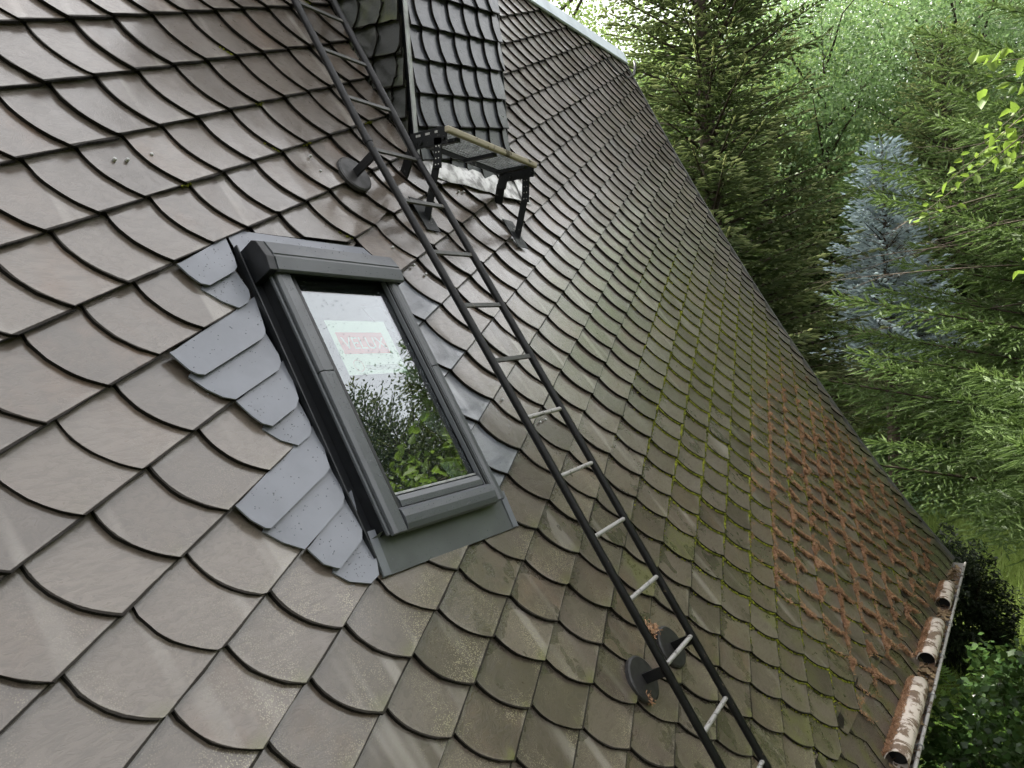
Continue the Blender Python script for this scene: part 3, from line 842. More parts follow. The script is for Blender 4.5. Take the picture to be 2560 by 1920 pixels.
# lead apron at its foot
mb = MB()
fl = [(3.50, 2.055), (4.0, 2.03), (4.56, 1.995), (4.70, 2.06), (4.60, 2.20), (4.2, 2.17), (3.52, 2.17)]
N = 14
top = []; bot = []
for k in range(N + 1):
    x = 3.50 + (4.66 - 3.50) * k / N
    top.append(RW(x, 2.17, 0.05 + 0.004 * math.sin(k * 2.1)))
    bot.append(RW(x, 2.055 - 0.055 * (x - 3.5) + 0.006 * math.sin(k * 1.7), 0.041 + 0.004 * math.sin(k * 1.3)))
mb.add(top + bot, [(N + 1 + k, N + 2 + k, k + 1, k) for k in range(N)])
mb.add([RW(4.54, 2.0, 0.046), RW(4.68, 2.05, 0.05), RW(4.60, 2.26, 0.06), RW(4.53, 2.2, 0.07)], [(0, 1, 2, 3)])
mb.build('apron_flashing', M['lead'], chim)

# ---------------------------------------------------------------- chimney sweep's step
stp = empty('roof_step', tuple(RW(3.75, 1.72, 0.03)))
tag(stp, 'black steel roof step with mesh tread and yellowish front rail before the chimney', 'step')
XL, XR = 3.31, 4.20
ZT = 1.985; ZTR = 1.93                     # slight sag to the right as seen
def zt(x): return ZT + (ZTR - ZT) * (x - XL) / (XR - XL)
YF, YB = 0.637, 0.868
for x in (XL, XR):
    z = zt(x)
    mb = MB()
    mb.hexa([(x - .004, YF, z - .085), (x + .004, YF, z - .085), (x + .004, YB, z - .085), (x - .004, YB, z - .085), (x - .004, YF, z), (x + .004, YF, z), (x + .004, YB, z), (x - .004, YB, z)])
    sp = mb.build('side_plate', M['step_steel'], stp, 0.001)
    sgn = -1
    for k, (yy, zz, ly) in enumerate(((0.74, -.02, .03), (0.80, -.02, .03), (0.69, -.02, .018))):
        mb = MB()
        xx = x - .0052
        mb.add([(xx, yy, z + zz - .006), (xx, yy + ly, z + zz - .006), (xx, yy + ly, z + zz + .006), (xx, yy, z + zz + .006)], [(3, 2, 1, 0)])
        mb.build('slot', M['lead'], sp)
    for yy in (0.80, 0.655):
        mb = MB(); mb.tube([(x - .014, yy, z - .058), (x + .006, yy, z - .058)], 0.011, 6); mb.build('bolt', M['step_steel'], sp)
# front rail (rounded bar) and rear bar
mb = MB(); mb.hexa([(XL - .01, YF - .022, zt(XL) - .036), (XR + .01, YF - .022, zt(XR) - .036), (XR + .01, YF + .008, zt(XR) - .036), (XL - .01, YF + .008, zt(XL) - .036),
                    (XL - .01, YF - .022, zt(XL) - .002), (XR + .01, YF - .022, zt(XR) - .002), (XR + .01, YF + .008, zt(XR) - .002), (XL - .01, YF + .008, zt(XL) - .002)])
mb.build('front_rail', M['step_rail'], stp, 0.008)
mb = MB(); mb.hexa([(XL, YB - .01, zt(XL) - .045), (XR, YB - .01, zt(XR) - .045), (XR, YB, zt(XR) - .045), (XL, YB, zt(XL) - .045),
                    (XL, YB - .01, zt(XL) - .012), (XR, YB - .01, zt(XR) - .012), (XR, YB, zt(XR) - .012), (XL, YB, zt(XL) - .012)])
mb.build('rear_rail', M['step_steel'], stp, 0.001)
for f in (0.12, 0.52, 0.9):
    x = XL + (XR - XL) * f; z = zt(x)
    mb = MB(); mb.hexa([(x - .004, YF + .012, z - .052), (x + .03, YF + .012, z - .052), (x + .03, YB - .014, z - .052), (x - .004, YB - .014, z - .052),
                        (x - .004, YF + .012, z - .032), (x + .03, YF + .012, z - .032), (x + .03, YB - .014, z - .032), (x - .004, YB - .014, z - .032)])
    mb.build('cross_bar', M['step_steel'], stp, 0.001)
mb = MB()
nb = 36
for k in range(nb + 1):
    x = XL + .01 + (XR - XL - .02) * k / nb; z = zt(x)
    mb.hexa([(x - .0015, YF + .01, z - .017), (x + .0015, YF + .01, z - .017), (x + .0015, YB - .012, z - .017), (x - .0015, YB - .012, z - .017),
             (x - .0015, YF + .01, z - .012), (x + .0015, YF + .01, z - .012), (x + .0015, YB - .012, z - .012), (x - .0015, YB - .012, z - .012)])
for k in range(9):
    y = YF + .015 + (YB - YF - .03) * k / 8
    mb.hexa([(XL, y - .0012, zt(XL) - .018), (XR, y - .0012, zt(XR) - .018), (XR, y + .0012, zt(XR) - .018), (XL, y + .0012, zt(XL) - .018),
             (XL, y - .0012, zt(XL) - .014), (XR, y - .0012, zt(XR) - .014), (XR, y + .0012, zt(XR) - .014), (XL, y + .0012, zt(XL) - .014)])
mb.build('mesh_tread', M['galv'], stp)
for x, fx, fy, rx, ry in ((XL, 3.31, 1.74, 3.34, 2.03), (XR, 4.19, 1.69, 4.23, 1.96)):
    z = zt(x)
    f0 = RW(fx, fy, 0.03); a = Vector((x, YF + .055, z - .05)); kn = Vector((x, YF + .075, z - .20 if x < 4 else z - .23))
    def bar(mb, p, q, w, t):
        d = (q - p).normalized(); e = Vector((1, 0, 0)); n = d.cross(e).normalized(); e = n.cross(d)
        mb.hexa([p - e * t - n * w, p + e * t - n * w, p + e * t + n * w, p - e * t + n * w, q - e * t - n * w, q + e * t - n * w, q + e * t + n * w, q - e * t + n * w])
    mb = MB(); bar(mb, a, kn, 0.024, 0.004)
    lg = mb.build('front_leg', M['step_steel'], stp)
    mb = MB(); bar(mb, kn + Vector((0.009, 0, 0.05)), f0 + Vector((0.009, 0, 0)), 0.021, 0.004); mb.build('leg_foot', M['step_steel'], lg)
    for kk in range(4):
        for s_ in (-1, 1):
            mb = MB()
            cpt = a + (kn - a) * (0.28 + 0.2 * kk) + Vector((-.0052, s_ * 0.009, 0))
            mb.add([cpt + Vector((0, 0.004 * math.cos(t), 0.004 * math.sin(t))) for t in [k_ * math.pi / 3 for k_ in range(6)]], [(5, 4, 3, 2, 1, 0)])
            mb.build('hole', M['lead'], lg)
    r0 = RW(rx, ry, 0.02); b = Vector((x, YB - .02, z - .04))
    mb = MB(); bar(mb, b, Vector((x, YB + .01, z - .12)), 0.03, 0.006); bar(mb, Vector((x + .0, YB + .01, z - .10)), r0, 0.028, 0.006)
    mb.build('rear_leg', M['step_steel'], stp)
    mb = MB()
    mb.hexa([RW(fx - .05, fy - .075, 0.036), RW(fx + .06, fy - .085, 0.036), RW(fx + .05, fy + .12, 0.036), RW(fx - .06, fy + .13, 0.036),
             RW(fx - .05, fy - .075, 0.040), RW(fx + .06, fy - .085, 0.040), RW(fx + .05, fy + .12, 0.040), RW(fx - .06, fy + .13, 0.040)])
    mb.build('base_plate', M['step_steel'], stp)

# ---------------------------------------------------------------- gutter
gut = empty('gutter', tuple(RW(5, y_eave(5), -0.1)))
tag(gut, 'weathered half-round metal gutter along the eaves, choked with needles and leaves', 'gutter')
def gc(x):
    e = RW(x, y_eave(x), 0.0); return Vector((x, e.y - 0.062, e.z - 0.035))
GR = 0.082
mb = MB()
XS = [-2.6 + (XG + 2.6) * k / 30 for k in range(31)]
na = 9
vs = []
for x in XS:
    c = gc(x)
    for r in (GR, GR - 0.004):
        for k in range(na):
            t = math.pi + math.pi * k / (na - 1)
            vs.append((x, c.y - r * math.cos(t) * -1 * -1, c.z + r * math.sin(t)))
fs = []
W2 = 2 * na
for i in range(len(XS) - 1):
    for k in range(na - 1):
        fs.append((i * W2 + k, i * W2 + k + 1, (i + 1) * W2 + k + 1, (i + 1) * W2 + k))
        fs.append((i * W2 + na + k + 1, i * W2 + na + k, (i + 1) * W2 + na + k, (i + 1) * W2 + na + k + 1))
mb.add(vs, fs, True)
mb.build('trough', M['gutter'], gut)
mb = MB()
mb.tube([gc(x) + Vector((0, -GR - 0.004, 0.004)) for x in XS], 0.0125, 8)
mb.build('outer_bead', M['gutter'], gut)
for x in (1.0, 1.8, 2.6, 3.4, 4.2, 4.98, 5.76, 6.54, 7.32, 8.1, 8.9):
    mb = MB(); c = gc(x)
    mb.tube([c + Vector((0, -GR - 0.004, 0.004)) + Vector((0, 0.019 * math.cos(t), 0.019 * math.sin(t))) for t in [k * math.pi / 4 for k in range(-1, 6)]], 0.005, 5)
    mb.build('bracket', M['galv'], gut)
mb = MB(); c = gc(XG)
mb.add([(XG, c.y + GR * math.cos(t), c.z - GR * math.sin(t)) for t in [math.pi * k / 8 for k in range(9)]], [tuple(range(9))])
mb.build('stop_end', M['gutter'], gut)

def pipe(x0, x1, lift, label, yofs=0.0):
    e = empty('pipe', tuple(gc((x0 + x1) / 2)))
    tag(e, label, 'pipe', 'pipes lying in the gutter')
    p0, p1 = gc(x0) + Vector((0, -.004 + yofs, lift)), gc(x1) + Vector((0, -.004, lift))
    r = 0.064
    mb = MB(); n = 20
    d = (p1 - p0).normalized(); e1_ = Vector((0, 0, 1)); e2_ = d.cross(e1_).normalized()
    rings = []
    seg = 8
    for rr in (r, r - 0.004):
        for k in range(seg + 1):
            p = p0 + (p1 - p0) * k / seg
            rings.append([p + (e1_ * math.cos(2 * math.pi * j / n) + e2_ * math.sin(2 * math.pi * j / n)) * (rr + 0.0015 * math.sin(k * 2.3 + j)) for j in range(n)])
    vs = sum(rings, [])
    fs = []
    for k in range(seg):
        for j in range(n):
            fs.append((k * n + j, k * n + (j + 1) % n, (k + 1) * n + (j + 1) % n, (k + 1) * n + j))
            b = (seg + 1) * n
            fs.append((b + k * n + (j + 1) % n, b + k * n + j, b + (k + 1) * n + j, b + (k + 1) * n + (j + 1) % n))
    for k, sgn in ((0, 1), (seg, -1)):
        for j in range(n):
            a_ = k * n + j; b_ = k * n + (j + 1) % n; b0 = (seg + 1) * n
            f = (a_, b_, b0 + b_, b0 + a_); fs.append(f if sgn < 0 else f[::-1])
    mb.add(vs, fs, True)
    mb.build('tube', M['pipe'], e)
    # black disc painting the shade inside the open pipe end
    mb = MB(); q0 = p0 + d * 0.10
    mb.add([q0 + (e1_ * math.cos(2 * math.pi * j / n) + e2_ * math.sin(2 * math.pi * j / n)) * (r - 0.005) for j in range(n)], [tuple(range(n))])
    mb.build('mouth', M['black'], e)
    return p0, p1, r
PIPES = [pipe(4.63, 5.78, 0.058, 'nearest whitish pipe lying in the gutter at lower right'),
         pipe(6.27, 7.12, 0.055, 'middle whitish pipe in the gutter, half covered with brown needles'),
         pipe(7.72, 8.32, 0.05, 'farthest short whitish pipe in the gutter')]

# ---------------------------------------------------------------- moss and needles on the roof
rg = np.random.default_rng(3)
ICO = []
phi = (1 + 5 ** .5) / 2
ico_v = np.array([(1, 0, 0), (-1, 0, 0), (0, 1, 0), (0, -1, 0), (0, 0, 1), (0, 0, -1)], float)
ico_f = np.array([(0, 2, 4), (2, 1, 4), (1, 3, 4), (3, 0, 4), (2, 0, 5), (1, 2, 5), (3, 1, 5), (0, 3, 5)])
mossP, mossR, needP, needN = [], [], [], []
for S in slates:
    x, y = S['p']
    # moss grows where the overhanging spruce shades the lower right of the slope
    left_b = 3.95 + max(0, y - 0.0) * 1.45
    m = smooth01(x, left_b - 0.35, left_b + 0.9) * smooth01(y, 2.0, 0.9) * smooth01(x, 9.6, 8.6)
    m *= 0.55 + 0.45 * smooth01(y, -1.6, -0.4)
    nl = smooth01(x, 4.7 + max(0, y + 0.8) * 1.6, 5.8 + max(0, y + 0.8) * 1.9) * smooth01(y, 0.6, -0.6) * smooth01(x, 9.3, 8.3)
    stray = 0.0
    if x < 4.2 and y > 1.3 and rs.random() < 0.22: stray = 0.12
    
    c, s = S['c'], S['s']
    for kind in (0, 1):
        # kind 0: joint under the upper course; kind 1: along the curved edge
        base_m = m * (1.0 if kind == 0 else 0.75) * rs.uniform(0.45, 1.25) + stray * (rs.random() < 0.5)
        k = int(150 * base_m)
        if k:
            t = (rg.random(k) if stray == 0 else 1 - np.abs(rg.normal(0, 0.12, k)).clip(0, 1))
            if kind == 0: a = t * 1.0 - 0.02; b = np.full(k, 0.012) + rg.normal(0, 0.012, k)
            else: b = t; a = -0.675 * b * (1.267 - b) - 0.02 + rg.normal(0, 0.012, k)
            for aa, bb in zip(a, b):
                q = O_ + (c + bb) * DC + (s + aa) * DS
                if q[0] > XG - 0.02 or q[1] < y_toe(q[0]): continue
                hgt = (0.016 + 0.016 * rg.random()) if kind == 0 else HV * bb + HU * (0.2) + 0.004
                mossP.append(tuple(RW(q[0], q[1], hgt + 0.002))); mossR.append(rg.uniform(0.003, 0.0068) * (0.75 + 0.8 * m))
        k = int((520 if kind == 0 else 260) * nl * rs.random() ** 1.8 * (1.1 + 3.0 * smooth01(y, 0.1, -0.9)))
        if k:
            cen = rs.random()
            t = np.clip(rg.normal(cen if rs.random() < 0.6 else 0.5, 0.16 if rs.random() < 0.6 else 0.3, k), 0, 1)
            if kind == 0: a = t; b = np.abs(rg.normal(0, 0.045, k)) - 0.01
            else: b = t; a = -0.675 * b * (1.267 - b) - 0.03 - np.abs(rg.normal(0, 0.05, k))
            for aa, bb in zip(a, b):
                q = O_ + (c + bb) * DC + (s + aa) * DS
                if q[0] > XG - 0.02 or q[1] < y_eave(q[0]): continue
                needP.append(tuple(RW(q[0], q[1], 0.026 + 0.026 * rg.random() * (1 + 0.8 * (abs(aa - cen) < .12)))))
def blobs(P, Rr, squash=0.7):
    P = np.array(P); n = len(P)
    ang = rg.random((n, 3)) * 6.28
    V = np.empty((n, 6, 3))
    for i in range(6):
        V[:, i, :] = ico_v[i] * Rr[:, None] * rg.uniform(0.65, 1.35, (n, 1))
    ca, sa = np.cos(ang[:, 0])[:, None], np.sin(ang[:, 0])[:, None]
    X = V[:, :, 0] * ca - V[:, :, 1] * sa; Y = V[:, :, 0] * sa + V[:, :, 1] * ca
    V = np.stack([X, Y, V[:, :, 2]], 2) + P[:, None, :]
    F = ico_f[None] + (np.arange(n) * 6)[:, None, None]
    return V.reshape(-1, 3), F.reshape(-1, 3)
def needles(P, l0, l1, w, nrm):
    P = np.array(P); n = len(P)
    d = rg.normal(0, 1, (n, 3)); d -= (d @ nrm)[:, None] * nrm * 0.65
    d /= np.linalg.norm(d, axis=1)[:, None]
    sd_ = np.cross(d, nrm + rg.normal(0, .3, (n, 3))); sd_ /= np.linalg.norm(sd_, axis=1)[:, None]
    L = rg.uniform(l0, l1, (n, 1))
    V = np.stack([P - d * L / 2 - sd_ * w / 2, P - d * L / 2 + sd_ * w / 2, P + d * L / 2 + sd_ * w / 2, P + d * L / 2 - sd_ * w / 2], 1)
    F = np.arange(n * 4).reshape(-1, 4)
    return V.reshape(-1, 3), F
RN = np.array([0, -SP, CP])
if mossP:
    V, F = blobs(mossP, np.array(mossR))
    o = link('roof_moss', np_mesh('roof_moss', V, F, smooth=True), M['moss'])
    tag(o, 'green moss cushions growing in the slate joints at the right', 'moss', kind='stuff')
# needles in the gutter and on the pipes too
for x in np.arange(3.9, 9.3, 0.004):
    c = gc(x)
    for _ in range(3):
        yy = rg.uniform(-GR, GR * 0.9)
        needP.append((x + rg.normal(0, .01), c.y + yy, c.z - 0.015 + 0.02 * rg.random() - 0.02 * (yy < -0.05)))
for p0, p1, r in PIPES:
    for _ in range(int(3600 * (p1 - p0).length)):
        f = rg.random(); t = rg.uniform(0.1, 1.0) ** 0.8 * (1.75 + 0.25 * math.sin(f * 9)) 
        p = p0 + (p1 - p0) * f
        needP.append((p.x, p.y + (r + .004) * math.sin(t) * 1.02 + rg.uniform(0, .012), p.z + (r + .004) * math.cos(t)))
for fx, fy in ((1619, 1745), (1635, 1570), (1625, 1575)):
    x, y = pick(fx * .4, fy * .4, 0.04)
    for _ in range(60):
        needP.append(tuple(RW(x + rg.normal(0, .012), y + rg.normal(0, .018), 0.035 + 0.02 * rg.random())))
V, F = needles(needP, 0.014, 0.030, 0.0032, RN)
o = link('needle_litter', np_mesh('needle_litter', V, F), M['litter'])
tag(o, 'rust-brown fallen needles caught in the slate joints and gutter', 'needles', kind='stuff')
# leaves in the gutter
lp = []
for x in np.concatenate([rg.uniform(5.8, 6.3, 110), rg.uniform(7.1, 7.75, 90), rg.uniform(4.2, 9.2, 200), rg.uniform(8.3, 9.3, 60)]):
    c = gc(x); lp.append((x, c.y + rg.uniform(-.07, .06), c.z + rg.uniform(-.01, .03)))
V, F = needles(lp, 0.03, 0.06, 0.025, np.array([0, 0, 1.0]))
o = link('leaf_litter', np_mesh('leaf_litter', V, F), M['dead_leaf'])
tag(o, 'dead leaves lying in the gutter between the pipes', 'leaves', kind='stuff')

#VEGETATION
# ---------------------------------------------------------------- ground
def gz(x, y):
    r = math.hypot(x - 4, y)
    return GROUND + max(0.0, r - 21.0) * 0.33 + 0.10 * math.sin(x * 0.7) * math.cos(y * 0.6)
mb = MB()
nr, na = 34, 48
vs = [(4, 0, GROUND)]
radii = [3.0 * 1.135 ** i for i in range(nr)]
for r in radii:
    for k in range(na):
        t = 2 * math.pi * k / na; x, y = 4 + r * math.cos(t), r * math.sin(t)
        vs.append((x, y, min(gz(x, y), 30)))
fs = [(0, 1 + k, 1 + (k + 1) % na) for k in range(na)]
for i in range(nr - 1):
    for k in range(na):
        fs.append((1 + i * na + k, 1 + (i + 1) * na + k, 1 + (i + 1) * na + (k + 1) % na, 1 + i * na + (k + 1) % na))
mb.add(vs, fs, True)
o = mb.build('ground', M['ground']); o['kind'] = 'structure'

# ---------------------------------------------------------------- foliage builders
def unit(a):
    return a / np.maximum(np.linalg.norm(a, axis=-1, keepdims=True), 1e-9)
def leaf_quads(P, size, g, up=0.5, aspect=0.6, dirs=None):
    n = len(P)
    nrm = unit(g.normal(0, 1, (n, 3)) + np.array([0, 0, up * 2]))
    d = unit(np.cross(nrm, g.normal(0, 1, (n, 3)))) if dirs is None else unit(dirs - (dirs * nrm).sum(1, keepdims=True) * nrm)
    s = np.cross(nrm, d)
    L = (size * g.uniform(0.6, 1.3, n))[:, None]
    W = L * aspect * 0.5
    V = np.stack([P, P + d * L * 0.45 + s * W - nrm * L * 0.05, P + d * L - nrm * L * 0.12, P + d * L * 0.45 - s * W - nrm * L * 0.05], 1)
    return V.reshape(-1, 3), np.arange(n * 4).reshape(-1, 4)
def leaf_folded(P, size, g, up=0.5, aspect=0.6):
    n = len(P)
    nrm = unit(g.normal(0, 1, (n, 3)) + np.array([0, 0, up * 2])); d = unit(np.cross(nrm, g.normal(0, 1, (n, 3)))); s_ = np.cross(nrm, d)
    L = (size * g.uniform(0.5, 1.3, n))[:, None]; W = L * aspect * 0.5; up_ = nrm * W * 0.45
    V = np.stack([P, P + d * L * .3 + s_ * W + up_, P + d * L * .7 + s_ * W * .75 + up_ * .6 - nrm * L * .06, P + d * L - nrm * L * .2,
                  P + d * L * .7 - s_ * W * .75 + up_ * .6 - nrm * L * .06, P + d * L * .3 - s_ * W + up_], 1).reshape(-1, 3)
    b = (np.arange(n) * 6)[:, None]
    F = np.concatenate([b + np.array([[0, 1, 2, 3]]), b + np.array([[0, 3, 4, 5]])], 1).reshape(-1, 4)
    return V, F
def shoots_mesh(P, Dr, L, W, g, k=3):
    n = len(P)
    a = unit(np.cross(Dr, g.normal(0, 1, (n, 3)))); b = np.cross(Dr, a)
    Vs = []
    for j in range(k):
        t = math.pi * j / k
        e = a * math.cos(t) + b * math.sin(t)
        Vs.append(np.stack([P, P + Dr * (L * 0.4)[:, None] + e * W[:, None], P + Dr * L[:, None], P + Dr * (L * 0.4)[:, None] - e * W[:, None]], 1))
    V = np.stack(Vs, 1).reshape(-1, 3)
    return V, np.arange(n * k * 4).reshape(-1, 4)
def shoots_needles(P, Dr, L, g, per=34, nl=0.016, nw=0.0024):
    n = len(P)
    a = unit(np.cross(Dr, g.normal(0, 1, (n, 3)))); b = np.cross(Dr, a)
    t = np.tile(np.linspace(0.02, 1.0, per), (n, 1)) + g.uniform(-0.02, 0.02, (n, per))
    ph = g.uniform(0, 6.283, (n, per))
    rad = a[:, None, :] * np.cos(ph)[..., None] + b[:, None, :] * np.sin(ph)[..., None]
    d = unit(Dr[:, None, :] * 0.75 + rad * 0.75 + np.array([0, 0, 0.12]))
    B = P[:, None, :] + Dr[:, None, :] * (t * L[:, None])[..., None]
    s = unit(np.cross(d, rad + 1e-3))
    ln = nl * g.uniform(0.75, 1.15, (n, per, 1))
    V = np.stack([B - s * nw * .5, B + s * nw * .5, B + d * ln], 2).reshape(-1, 3)
    return V, np.arange(n * per * 3).reshape(-1, 3)

def conifer_skeleton(g, H, R, nb, z0=0.08, droop=0.25, rise=0.15, power=0.8, lean=None, tz=-0.18, axis_shoots=0, wr=0.012, step=0.09, twig=0.42, top_bare=0.02, spacing=0.075):
    """returns shoot base points, directions, tip factor and the wooden branch polylines"""
    P, Dd, T, wood = [], [], [], []
    for i in range(nb):
        f = z0 + (1 - z0 - top_bare) * ((i + g.random()) / nb)
        z = f * H
        az = i * 2.39996 + g.normal(0, 0.25)
        L = R * (1 - f) ** power * g.uniform(0.72, 1.12) + 0.12
        dh = np.array([math.cos(az), math.sin(az), 0.0])
        sd_ = np.array([-math.sin(az), math.cos(az), 0.0])
        up = rise + 0.65 * f ** 2; dr_ = droop * (1 - 0.7 * f)
        def axis(t): return np.array([0, 0, z]) + dh * (L * t) + np.array([0, 0, 1.0]) * L * (up * t - dr_ * 1.9 * t * t + dr_ * 0.9 * t ** 3)
        wood.append([axis(t) for t in (0, 0.35, 0.7, 1.0)] + [0.006 + wr * L])
        n = max(3, int(L / step))
        for k in range(n + 1):
            t = 0.12 + 0.88 * k / n
            p = axis(t); ax = unit(axis(min(1, t + 0.03)) - axis(t - 0.03))
            P.append(p); Dd.append(ax); T.append(t)
            for _ in range(axis_shoots):
                P.append(p); Dd.append(unit(ax + g.normal(0, 0.6, 3) + np.array([0, 0, .25]))); T.append(t)
            for sgn in (-1, 1):
                l = twig * L * (1.02 - t) * g.uniform(0.6, 1.1) + 0.10
                td = unit(ax * 0.75 + sd_ * sgn * g.uniform(0.7, 1.0) + np.array([0, 0, tz + g.normal(0, 0.12)]))
                m = max(1, int(l / spacing))
                q = (np.arange(m) + 0.6) / m
                base = p + td * (l * q)[:, None] + np.array([0, 0, -1.0]) * (0.10 * l * q ** 2)[:, None]
                side = np.where((np.arange(m) % 2) == 0, 1.0, -1.0)[:, None]
                d = unit(td + side * unit(np.cross(td, np.array([0, 0, 1.0]))) * g.uniform(0.3, 0.8, (m, 1)) + g.normal(0, 0.18, (m, 3)))
                d[-1] = td
                P.extend(base); Dd.extend(d); T.extend(t * 0.4 + 0.6 * q)
    return np.array(P), np.array(Dd), np.array(T), wood
def wood_mesh(H, r0, wood, extra_top=0.0, sides=5):
    mb = MB()
    mb.tube([(0, 0, -0.3), (0, 0, H * 0.3), (0.02, 0, H * 0.7), (0, 0, H)], [r0 * 1.15, r0 * 0.85, r0 * 0.4, 0.012], 8)
    for w in wood:
        r = w[-1]
        mb.tube(w[:-1], [r, r * 0.75, r * 0.45, r * 0.15], sides, cap=False)
    return mb

def make_conifer(name, label, cat, loc, H, R, nb, mat, g, shoot=0.11, width=0.018, tipf=0.5, group=None, needles_=False, k=3, avoid=None, **kw):
    root = empty(name, loc)
    tag(root, label, cat, group)
    P, Dd, T, wood = conifer_skeleton(g, H, R, nb, **kw)
    if avoid is not None:
        keep = ~avoid(P + np.array(loc)); P, Dd, T = P[keep], Dd[keep], T[keep]
        wood = [w for w in wood if not avoid(np.array(w[:-1]) + np.array(loc)).any()]
    L = shoot * g.uniform(0.7, 1.25, len(P))
    if needles_:
        V, F = shoots_needles(P, Dd, L, g, 9, 0.030, 0.0085)
        V2, F2 = shoots_mesh(P, Dd, L, np.full(len(P), 0.013), g, 2)
        F2 = np.concatenate([F2[:, [0, 1, 2]], F2[:, [0, 2, 3]]], 1).reshape(-1, 3) + len(V)
        V = np.concatenate([V, V2]); F = np.concatenate([F, F2])
        rep = None
    else:
        V, F = shoots_mesh(P, Dd, L, L * width / shoot * 1.0, g, k); rep = k
    tip = np.clip((T - tipf) / (1 - tipf), 0, 1) ** 1.5 * g.uniform(0.2, 1.0, len(P)) * np.clip(0.55 + 0.9 * Dd[:, 2] + 0.25, 0.15, 1)
    me = np_mesh('crown', V + np.array(loc), F, {'tip': ('FLOAT', 'FACE', np.repeat(tip, rep) if rep else np.concatenate([np.repeat(tip, 9), np.repeat(tip, 4)]))})
    link('crown', me, mat, root)
    mb = wood_mesh(H, 0.045 + 0.012 * H, wood)
    mb.v = [(a + loc[0], b + loc[1], c + loc[2]) for a, b, c in mb.v]
    mb.build('trunk', M['bark'], root)
    return root

def broadleaf_skeleton(g, H, R, nlimb, crown0=0.3):
    """limb polylines and leaf cluster points"""
    wood, cl = [], []
    for i in range(nlimb):
        f = crown0 + (1 - crown0) * (i + g.random()) / nlimb
        az = i * 2.39996 + g.normal(0, 0.3)
        L = R * math.sqrt(max(0.05, 1 - ((f - crown0 - 0.3) / 0.72) ** 2)) * g.uniform(0.65, 1.1)
        b = np.array([0, 0, H * f * 0.86]); d = np.array([math.cos(az), math.sin(az), 0.35 + 0.5 * f])
        pts = [b + d * L * t + g.normal(0, 0.05 * L, 3) * t for t in (0, 0.35, 0.7, 1.0)]
        wood.append(pts + [0.012 + 0.016 * L])
        for t in np.linspace(0.3, 1.05, 7):
            j = min(2, int(t / 0.35)); p = b + d * L * t
            for _ in range(4):
                cl.append((p + g.normal(0, 0.16 * R, 3) * np.array([1, 1, .8]), R * g.uniform(0.10, 0.2)))
    return wood, cl
def make_leafcloud(cl, per, size, g, fn=None, **kw):
    P = np.concatenate([c + g.normal(0, 1, (per, 3)) * r * np.array([1, 1, 0.6]) for c, r in cl])
    return (fn or leaf_quads)(P, size, g, **kw)

# ---------------------------------------------------------------- trees
g = np.random.default_rng(21)
make_conifer('spruce_tree', 'large dark spruce with pale yellowish shoot tips behind the roof verge', 'tree', (13.0, 2.15, gz(13.0, 2.15)), 16.0, 3.0, 330, M['needle_dark'], g,
             shoot=0.15, width=0.02, tipf=0.45, droop=0.10, rise=0.20, power=0.6, twig=0.42, step=0.13, spacing=0.09)
make_conifer('blue_spruce', 'pale blue spruce standing in front of the green woods', 'tree', (20.4, 0.25, gz(20.4, 0.25)), 9.6, 2.5, 150, M['needle_blue'], g,
             shoot=0.17, width=0.026, tipf=0.45, droop=0.16, rise=0.25, power=0.75, twig=0.38, step=0.13, spacing=0.085, z0=0.44)
# near spruce whose branches reach into the picture from the right
NS = (11.2, -3.15, gz(11.2, -3.15))
ns = make_conifer('spruce_tree', 'light green spruce at the right whose branches hang over the gutter', 'tree', NS, 11.8, 5.9, 200, M['needle_green'], g,
             shoot=0.14, tipf=0.35, droop=0.16, rise=0.28, power=1.0, twig=0.27, step=0.085, spacing=0.075, z0=0.26, needles_=True, tz=-0.42, axis_shoots=3, wr=0.005, avoid=lambda q: (q[:, 0] < 9.75) & (q[:, 1] > -1.55))
src = [o for o in bpy.data.objects if o.name.startswith('spruce_tree')][0]
ms = empty('spruce_tree', (13.6, -6.6, GROUND)); ms.scale = (0.95, 0.95, 0.92); tag(ms, 'dark spruce mirrored in the middle of the skylight glass', 'tree')
for ch in list(src.children):
    c_ = ch.copy(); COL.objects.link(c_); c_.parent = ms; c_.matrix_parent_inverse = Matrix.Translation(-Vector(src.location))
for px_, lab, sc_ in (((15.4, -8.4), 'dark spruce mirrored low down in the skylight glass', 0.95), ((16.6, -6.3), 'dark spruce mirrored at the right of the skylight glass', 0.95), ((25.5, -0.9), 'dark spruce on the slope right of the blue spruce', 0.85), ((27.0, 3.6), 'dark spruce on the slope left behind the blue spruce', 0.7)):
    m2 = empty('spruce_tree', (px_[0], px_[1], gz(*px_) - 0.2)); m2.scale = (sc_ * 1.25, sc_ * 1.25, sc_); m2.rotation_euler = (0, 0, 1.3); tag(m2, lab, 'tree')
    for ch in list(src.children):
        c_ = ch.copy(); COL.objects.link(c_); c_.parent = m2; c_.matrix_parent_inverse = Matrix.Translation(-Vector(src.location))
